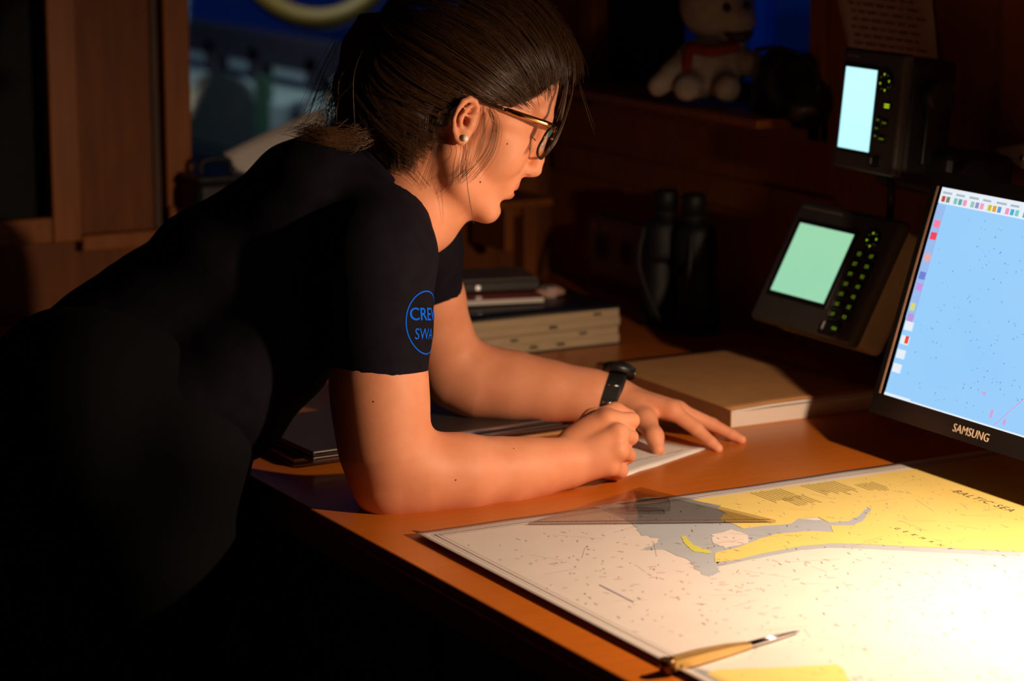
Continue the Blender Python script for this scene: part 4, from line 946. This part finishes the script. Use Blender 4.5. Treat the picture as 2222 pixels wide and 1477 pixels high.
# --- hair: dense core and loose strands
fh = Field([-.31, 3.44, .10], [.13, 3.80, .46], .0030)
fh.ell(hp(-.004, 0, .060), (.112, .087, .094), HM, 0)
fh.ell(hp(.070, 0, .106), (.056, .064, .044), HM, .02)
def face_cut(x, y, z):
    dx, dy, dz = x-HO[0], y-HO[1], z-HO[2]; a = dx*HX[0]+dy*HX[1]+dz*HX[2]; c = dx*HZ[0]+dy*HZ[1]+dz*HZ[2]
    ln_ = np.maximum(.038+.12*np.clip(.03-a, -1, 0)*0, .040+(a-.060)*1.30)
    return np.maximum(-(a+.012), c-ln_)
fh.cut(face_cut, HO-.2, HO+.2, .006)
fh.ell(hp(-.062, 0, -.010), (.046, .062, .062), HM, .02)
fh.cone(hp(-.070, 0, .0), K(880, 330, hd+.01), .055, .030, .02)
tie = K(826, 52, hd+.02)
fh.cone(hp(-.085, 0, .075), tie, .060, .030, .03)
fh.chain([tie, K(800, 110, hd+.02), K(775, 190, hd+.025), K(755, 262, hd+.03)], [.030, .036, .032, .018], .015)
fh.chain([K(880, 300, hd+.01), K(810, 300, hd+.02), K(770, 270, hd+.03)], [.030, .028, .022], .015)
fh.chain([K(775, 240, hd+.03), K(738, 292, hd+.02), K(690, 292, hd+.02)], [.022, .012, .006], .01)
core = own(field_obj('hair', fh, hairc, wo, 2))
strands = []
cen = np.array([-.004, 0, .060]); rad = np.array([.1145, .0895, .0965]); tl = HM.T @ (tie-HO)
near_line = [(.122, .0, .128), (.118, -.030, .118), (.100, -.056, .092), (.070, -.070, .058), (.040, -.077, .046), (.010, -.080, .046), (-.012, -.080, .030), (-.022, -.078, .000), (-.030, -.072, -.035), (-.040, -.060, -.065), (-.050, -.030, -.080), (-.052, 0, -.082)]
nl = spline(near_line, 120)
def head_strand(root, s0, s1, lift, n=12):
    q0 = (root-cen)/rad; r0 = np.linalg.norm(q0); q1 = (tl-cen)/rad; r1 = np.linalg.norm(q1); u0 = q0/r0; u1 = q1/r1
    om = math.acos(np.clip(u0@u1, -1, 1)); out = []
    for t in np.linspace(s0, s1, n):
        u = (math.sin((1-t)*om)*u0+math.sin(t*om)*u1)/math.sin(om); rr = max(r0*(1-t)+r1*t, 1.0) if t > .25 else r0*(1-t)+r1*t
        bulge = lift*math.sin(math.pi*t)+max(0, u0[0]-.35)*.26*math.sin(math.pi*min(1, max(t, 0)))**.7
        out.append(HO+HM @ (cen+u*(rr+bulge)*rad))
    return out
for k in range(540):                                          # locks sweeping back from the hairline
    i = rng.randrange(len(nl)) if k < 400 else rng.randrange(36); root = nl[i].copy()+np.array([rng.gauss(0, .007), 0, rng.gauss(0, .007)])
    if rng.random() < .2: root[1] *= -1
    q_ = rng.random(); s0 = rng.uniform(-.06, .04) if q_ < .42 else (rng.uniform(0, .3) if q_ < .75 else rng.uniform(.2, .6))
    gp = np.array(head_strand(root, s0, min(1.0, s0+rng.uniform(.4, .85)), rng.uniform(-.015, .07), 13)); ph = rng.uniform(0, 6); am = abs(rng.gauss(0, .0042)); tt = np.linspace(0, 1, 13)
    wv = np.stack([np.sin(ph+tt*4.2), np.cos(ph*2+tt*3.1)*.4, np.sin(ph*3+tt*3.7)], 1)*am*np.sin(tt*2.6+.25)[:, None]
    for j in range(11):
        of = np.array([rng.gauss(0, .0030), rng.gauss(0, .0016), rng.gauss(0, .0030)]); w2 = (1.15-.75*np.sin(tt*math.pi*.8))[:, None]
        a0 = rng.randrange(0, 3); pj = (gp+wv+of*w2)[a0:13-rng.randrange(0, 3)]
        if rng.random() < .05: pj = pj+np.array([0, -.004, .004])*np.sin(np.linspace(0, 3.1, len(pj)))[:, None]
        strands.append((list(pj), rng.uniform(.00018, .00040)))
for k in range(620):                                          # ponytail
    a = rng.uniform(0, 6.28); rr = abs(rng.gauss(0, 1)); dx, dy = math.cos(a)*rr, math.sin(a)*rr
    ex = rng.gauss(770, 42); ey = rng.gauss(262, 34); curl = rng.random() < .25
    pts = [tie+np.array([dx*.012, dy*.012, rng.uniform(-.01, .01)]), K(806+dx*18, 105, hd+.02)+np.array([0, dy*.02, 0]), K((790+ex)/2+dx*22, 180, hd+.02)+np.array([0, dy*.026, 0]), K(ex, ey, hd+.02)+np.array([0, dy*.022, 0])]
    if curl: pts += [K(ex-35, min(ey+28, 300), hd+.0)+np.array([0, dy*.016, 0]), K(ex-70-rng.uniform(0, 20), 286+rng.uniform(-8, 12), hd)+np.array([0, dy*.012, 0])]
    strands.append((list(spline(pts, 20)), rng.uniform(.0002, .00045)))
for k in range(150):                                          # curled end lying on the shoulder
    y0_ = rng.gauss(300, 10); jx = rng.gauss(0, 20); pts = [K(rng.uniform(785, 840), y0_-60+rng.uniform(-20, 15), 3.60), K(785+jx, y0_-8+rng.uniform(-12, 12), 3.58), K(762+jx, y0_+rng.uniform(-6, 12), 3.572), K(712+jx*.6, y0_+rng.uniform(-8, 8), 3.57), K(650+rng.uniform(-15, 20), y0_-14+rng.uniform(-8, 6), 3.58)]
    strands.append((list(spline(pts, 16)), rng.uniform(.00028, .0006)))
for k in range(46):                                           # nape hair falling behind the ear, in locks
    t = rng.random(); f2 = rng.random(); x0_ = 985-125*f2; xe = 955-92*f2+rng.gauss(0, 5); ye = 306+72*f2+rng.gauss(0, 7)
    base = [K(x0_, 175+rng.uniform(-50, 30), hd-.064+.03*t), K(x0_-8-10*f2, 240, hd-.069+.03*t), K((x0_+xe)/2-6, 292, hd-.066+.025*t), K(xe, ye, hd-.052+.02*t), K(xe+rng.gauss(4, 4), ye+rng.uniform(8, 30), hd-.046+.02*t)]
    for j in range(10):
        o_ = np.array([rng.gauss(0, .0028), rng.gauss(0, .0015), rng.gauss(0, .0028)]); e_ = [1.2, 1.1, .9, .6, .35]
        pj = list(spline([p+o_*e_[q] for q, p in enumerate(base)], 15)); strands.append((pj[:15-rng.randrange(0, 6)], rng.uniform(.00014, .00028)))
def wisp(px, n, sp, r=.0004, d=3.545):
    for k in range(n):
        o_ = (rng.gauss(0, sp), rng.gauss(0, sp*.6), rng.gauss(0, .003))
        strands.append((list(spline([K(x+o_[0]*(i+1)/len(px)*1.6, y+o_[1], (dd or d)+o_[2]) for i, (x, y, dd) in enumerate(px)], 14)), r*rng.uniform(.7, 1.2)))
wisp([(1238, 120, 3.60), (1244, 165, 3.585), (1240, 210, 3.575), (1222, 270, 3.56), (1204, 312, 3.555), (1184, 338, 3.555)], 16, 2.2, .0006)
wisp([(1236, 130, 3.60), (1232, 180, 3.62), (1224, 230, 3.63), (1216, 262, 3.63)], 7, 4, .0004)
wisp([(1245, 150, 3.58), (1258, 200, 3.57), (1272, 250, 3.57), (1284, 290, 3.57)], 4, 6, .0002)
wisp([(1060, 232, 3.545), (1075, 270, 3.540), (1060, 330, 3.54), (1025, 375, 3.545), (1000, 395, 3.55)], 26, 10, .00019, 3.54)
wisp([(1050, 245, 3.545), (1046, 300, 3.54), (1020, 360, 3.548), (975, 405, 3.57), (935, 440, 3.585)], 16, 6, .0002)
wisp([(1010, 310, 3.54), (1012, 390, 3.54), (1018, 440, 3.545), (1026, 486, 3.55)], 2, 2, .0003)
wisp([(945, 310, 3.545), (935, 350, 3.55), (920, 400, 3.57), (915, 425, 3.58)], 12, 9, .0002)
wisp([(1150, 190, 3.565), (1110, 212, 3.552), (1060, 205, 3.545), (1010, 190, 3.54)], 60, 9, .00045)
wisp([(1205, 165, 3.60), (1160, 205, 3.565), (1100, 222, 3.550), (1040, 212, 3.543)], 80, 6, .00045)
wisp([(730, 90, 3.64), (700, 150, 3.64), (672, 220, 3.62), (655, 262, 3.61)], 14, 14, .0003)
wisp([(760, 150, 3.62), (728, 200, 3.6), (716, 250, 3.6), (718, 285, 3.6)], 20, 18, .0003)
V = []; Fc = []
for pts, r in strands:
    pts = np.array(pts); n = len(pts); b_ = len(V); T = np.gradient(pts, axis=0); T /= np.linalg.norm(T, axis=1)[:, None]+1e-9
    s1 = np.cross(T, np.array([.3, 1, .2])); s1 /= np.linalg.norm(s1, axis=1)[:, None]+1e-9; s2 = np.cross(T, s1)
    for j in range(n):
        rj = r*(1 if j < n-3 else (n-j)/4)
        for a in (0, 2.094, 4.189): V.append(pts[j]+(s1[j]*math.cos(a)+s2[j]*math.sin(a))*rj)
    for j in range(n-1):
        for a in range(3): Fc.append((b_+3*j+a, b_+3*j+(a+1) % 3, b_+3*j+3+(a+1) % 3, b_+3*j+3+a))
hs = link('hair_strands', fast_mesh('hair_strands', K2W(np.array(V)), np.array(Fc)), hairm, core); hs.data.transform(Matrix.Translation(-WO)); tag(hs, kind='stuff')
el = [tie+np.array([.0, math.cos(a)*.030, 0])+(HX*.3+HZ*.95)*math.sin(a)*.030 for a in [2*math.pi*k/24 for k in range(24)]]
own(tube('hair_tie', [K2W(q) for q in el], .005, black_r, wo, 8, True))

# --- glasses
gl = thing('eyeglasses', 'tortoise and gold eyeglasses worn by the woman', 'glasses', K2W(hp(.125, 0, .02))); GO = Vector(gl.location)
def g_own(o): o.data.transform(Matrix.Translation(-GO)); return o
tort = mat('tortoise_frame', (.05, .022, .010), .18, var=.6, scale=120, col2=(.012, .006, .004))
for s in (-1, 1):
    rim = []
    for k in range(32):
        a = 2*math.pi*k/32; c_, s_ = math.cos(a), math.sin(a)
        yy = .0335+.0275*math.copysign(abs(c_)**.75, c_); zz = .0165+.0235*math.copysign(abs(s_)**.8, s_); xx = .1345-.018*((yy-.0)/.06)**2-.10*(.018-zz)*-.0-.004*(zz < .018)*((.018-zz)/.02)
        rim.append(K2W(hp(xx, s*yy, zz)))
    rm = g_own(tube('rim', rim, .0018, tort, gl, 8, True))
    cv = K2W(hp(.1300, s*.0335, .0165)); V = [cv]+rim; ln_ = g_own(link('lens', mesh('lens', V, [(0, i+1, (i+1) % 32+1) for i in range(32)], True), clear('lens_glass', (.86, .84, .82), .22), gl))
    bar = [hp(.1345, s*.010, .0385), hp(.1310, s*.035, .0395), hp(.1220, s*.0630, .0385)]
    g_own(tube('brow_bar', [K2W(q) for q in spline(bar, 10)], .0030, gold, gl, 10))
    tp = [hp(.1225, s*.0650, .0385), hp(.110, s*.0725, .0376), hp(.080, s*.0775, .0355), hp(.052, s*.0790, .0338)]
    g_own(tube('temple', [K2W(q) for q in tp], [.0040, .0046, .0042, .0036], gold, gl, 10))
    tp = [hp(.052, s*.0775, .0335), hp(.028, s*.0785, .0325), hp(.006, s*.0790, .0300), hp(-.012, s*.0790, .016), hp(-.020, s*.078, .0)]
    g_own(tube('temple_tip', [K2W(q) for q in spline(tp, 12)], .0026, tort, gl, 8))
    g_own(ball('nose_pad', K2W(hp(.1225, s*.0085, .014)), 1, acr, gl, 10, (.003, .0015, .005)))
g_own(tube('bridge', [K2W(q) for q in spline([hp(.1320, -.009, .026), hp(.1335, 0, .029), hp(.1320, .009, .026)], 8)], .0018, gold, gl, 8))

# --- wristwatch on the left wrist
wc = K(1322, 862, LD-.021); wa = K(1345, 864, LD-.024)-K(1285, 857, LD-.016); wa /= np.linalg.norm(wa)
wt = thing('wristwatch', 'chunky black wristwatch on the woman\'s left wrist', 'watch', K2W(wc)); WTO = Vector(wt.location)
e1_ = np.array([0, 0, 1.0]); e1_ -= wa*(e1_@wa); e1_ /= np.linalg.norm(e1_); e2_ = np.cross(wa, e1_)
tilt = wa*.0
def wpt(a, r, s): return K2W(wc+(e1_*math.cos(a)+e2_*math.sin(a))*r+wa*s)
wa_t = R(20)
def band(name, a0, a1, r0, r1, w0, m, n=28, closed=False, shift=0):
    V = []; Fc = []; N = n if closed else n+1
    for i in range(N):
        a = a0+(a1-a0)*i/n; sh_w = shift+.010*math.cos(a-.6)
        for r_, s_ in ((r0, -w0/2), (r1, -w0/2*.8), (r1, w0/2*.8), (r0, w0/2)): V.append(np.array(wpt(a, r_, s_+sh_w))-np.array(WTO))
    for i in range(n):
        j = (i+1) % N
        for k in range(4): Fc.append((i*4+k, i*4+(k+1) % 4, j*4+(k+1) % 4, j*4+k))
    if not closed: Fc += [(3, 2, 1, 0), tuple((N-1)*4+k for k in range(4))]
    o = link(name, mesh(name, V, Fc), m, wt); b = o.modifiers.new('b', 'BEVEL'); b.width = .0012; b.segments = 2; return o
band('strap', 0, 2*math.pi, .0318, .0375, .031, black_r, 40, True)
ca = math.atan2(-.75, 1.0)                                    # back of the wrist, facing up and away
ca = R(-18)
cdir = e1_*math.cos(ca)+e2_*math.sin(ca); cc = wc+cdir*.036+wa*.008
def wl(p): return Vector(K2W(p))-WTO
cyl('case', wl(cc), wl(cc+cdir*.0135), .0255, black_p, wt, n=28); cyl('bezel', wl(cc+cdir*.0120), wl(cc+cdir*.0160), .0245, gloss, wt, .021, 28)
cyl('dial', wl(cc+cdir*.0159), wl(cc+cdir*.0164), .0165, mat('watch_dial', (.02, .022, .024), .3, var=.2), wt, n=28)
for s_ in (-1, 1): cyl('button', wl(cc+cdir*.006+wa*.021+e1_*0), wl(cc+cdir*.006+wa*.026), .0026, steel, wt, n=10) if s_ == 1 else cyl('button', wl(cc+cdir*.006-wa*.021), wl(cc+cdir*.006-wa*.0255), .0026, steel, wt, n=10)
for an in (R(62), R(88), R(116)):
    q = wc+(e1_*math.cos(an)+e2_*math.sin(an))*.0375+wa*(.010*math.cos(an-.6)); pass
for an, s_ in ((R(58), -.004), (R(100), .004)):
    pin = [wl(wc+(e1_*math.cos(an)+e2_*math.sin(an))*.0375+wa*(k+.010*math.cos(an-.6))) for k in (-.008, .008)]; tube('buckle_bar', pin, .0013, steel, wt, 8)

# ------------------------------------------------------------------ chart lamp (outside the picture, right)
lt_ = thing('chart_lamp', 'metal chart lamp on a curved arm over the right of the table', 'lamp', (UR-.03, 1.98, 1.0))
LO = Vector(lt_.location); ax = (LAMP_AIM-LAMP).normalized()
cyl('wall_plate', (.03, 0, 0), (.01, 0, 0), .045, brass, lt_)
tube('gooseneck', spline([(.01, 0, 0), (-.12, .0, .05), (-.32, .02, .42), tuple(LAMP-ax*.10-LO)], 24), .009, brass, lt_)
V = []; Fc = []; q = ax.to_track_quat('Z', 'Y'); n = 32
for r_, h_ in ((.012, -.10), (.035, -.095), (.062, -.05), (.074, .0)):
    for k in range(n): V.append(LAMP-LO+q @ Vector((r_*math.cos(2*math.pi*k/n), r_*math.sin(2*math.pi*k/n), h_)))
for i in range(3):
    for k in range(n): Fc.append((i*n+k, i*n+(k+1) % n, (i+1)*n+(k+1) % n, (i+1)*n+k))
link('shade', mesh('shade', V, Fc, True), mat('lamp_shade_green', (.05, .06, .04), .4, .3, var=.1), lt_)
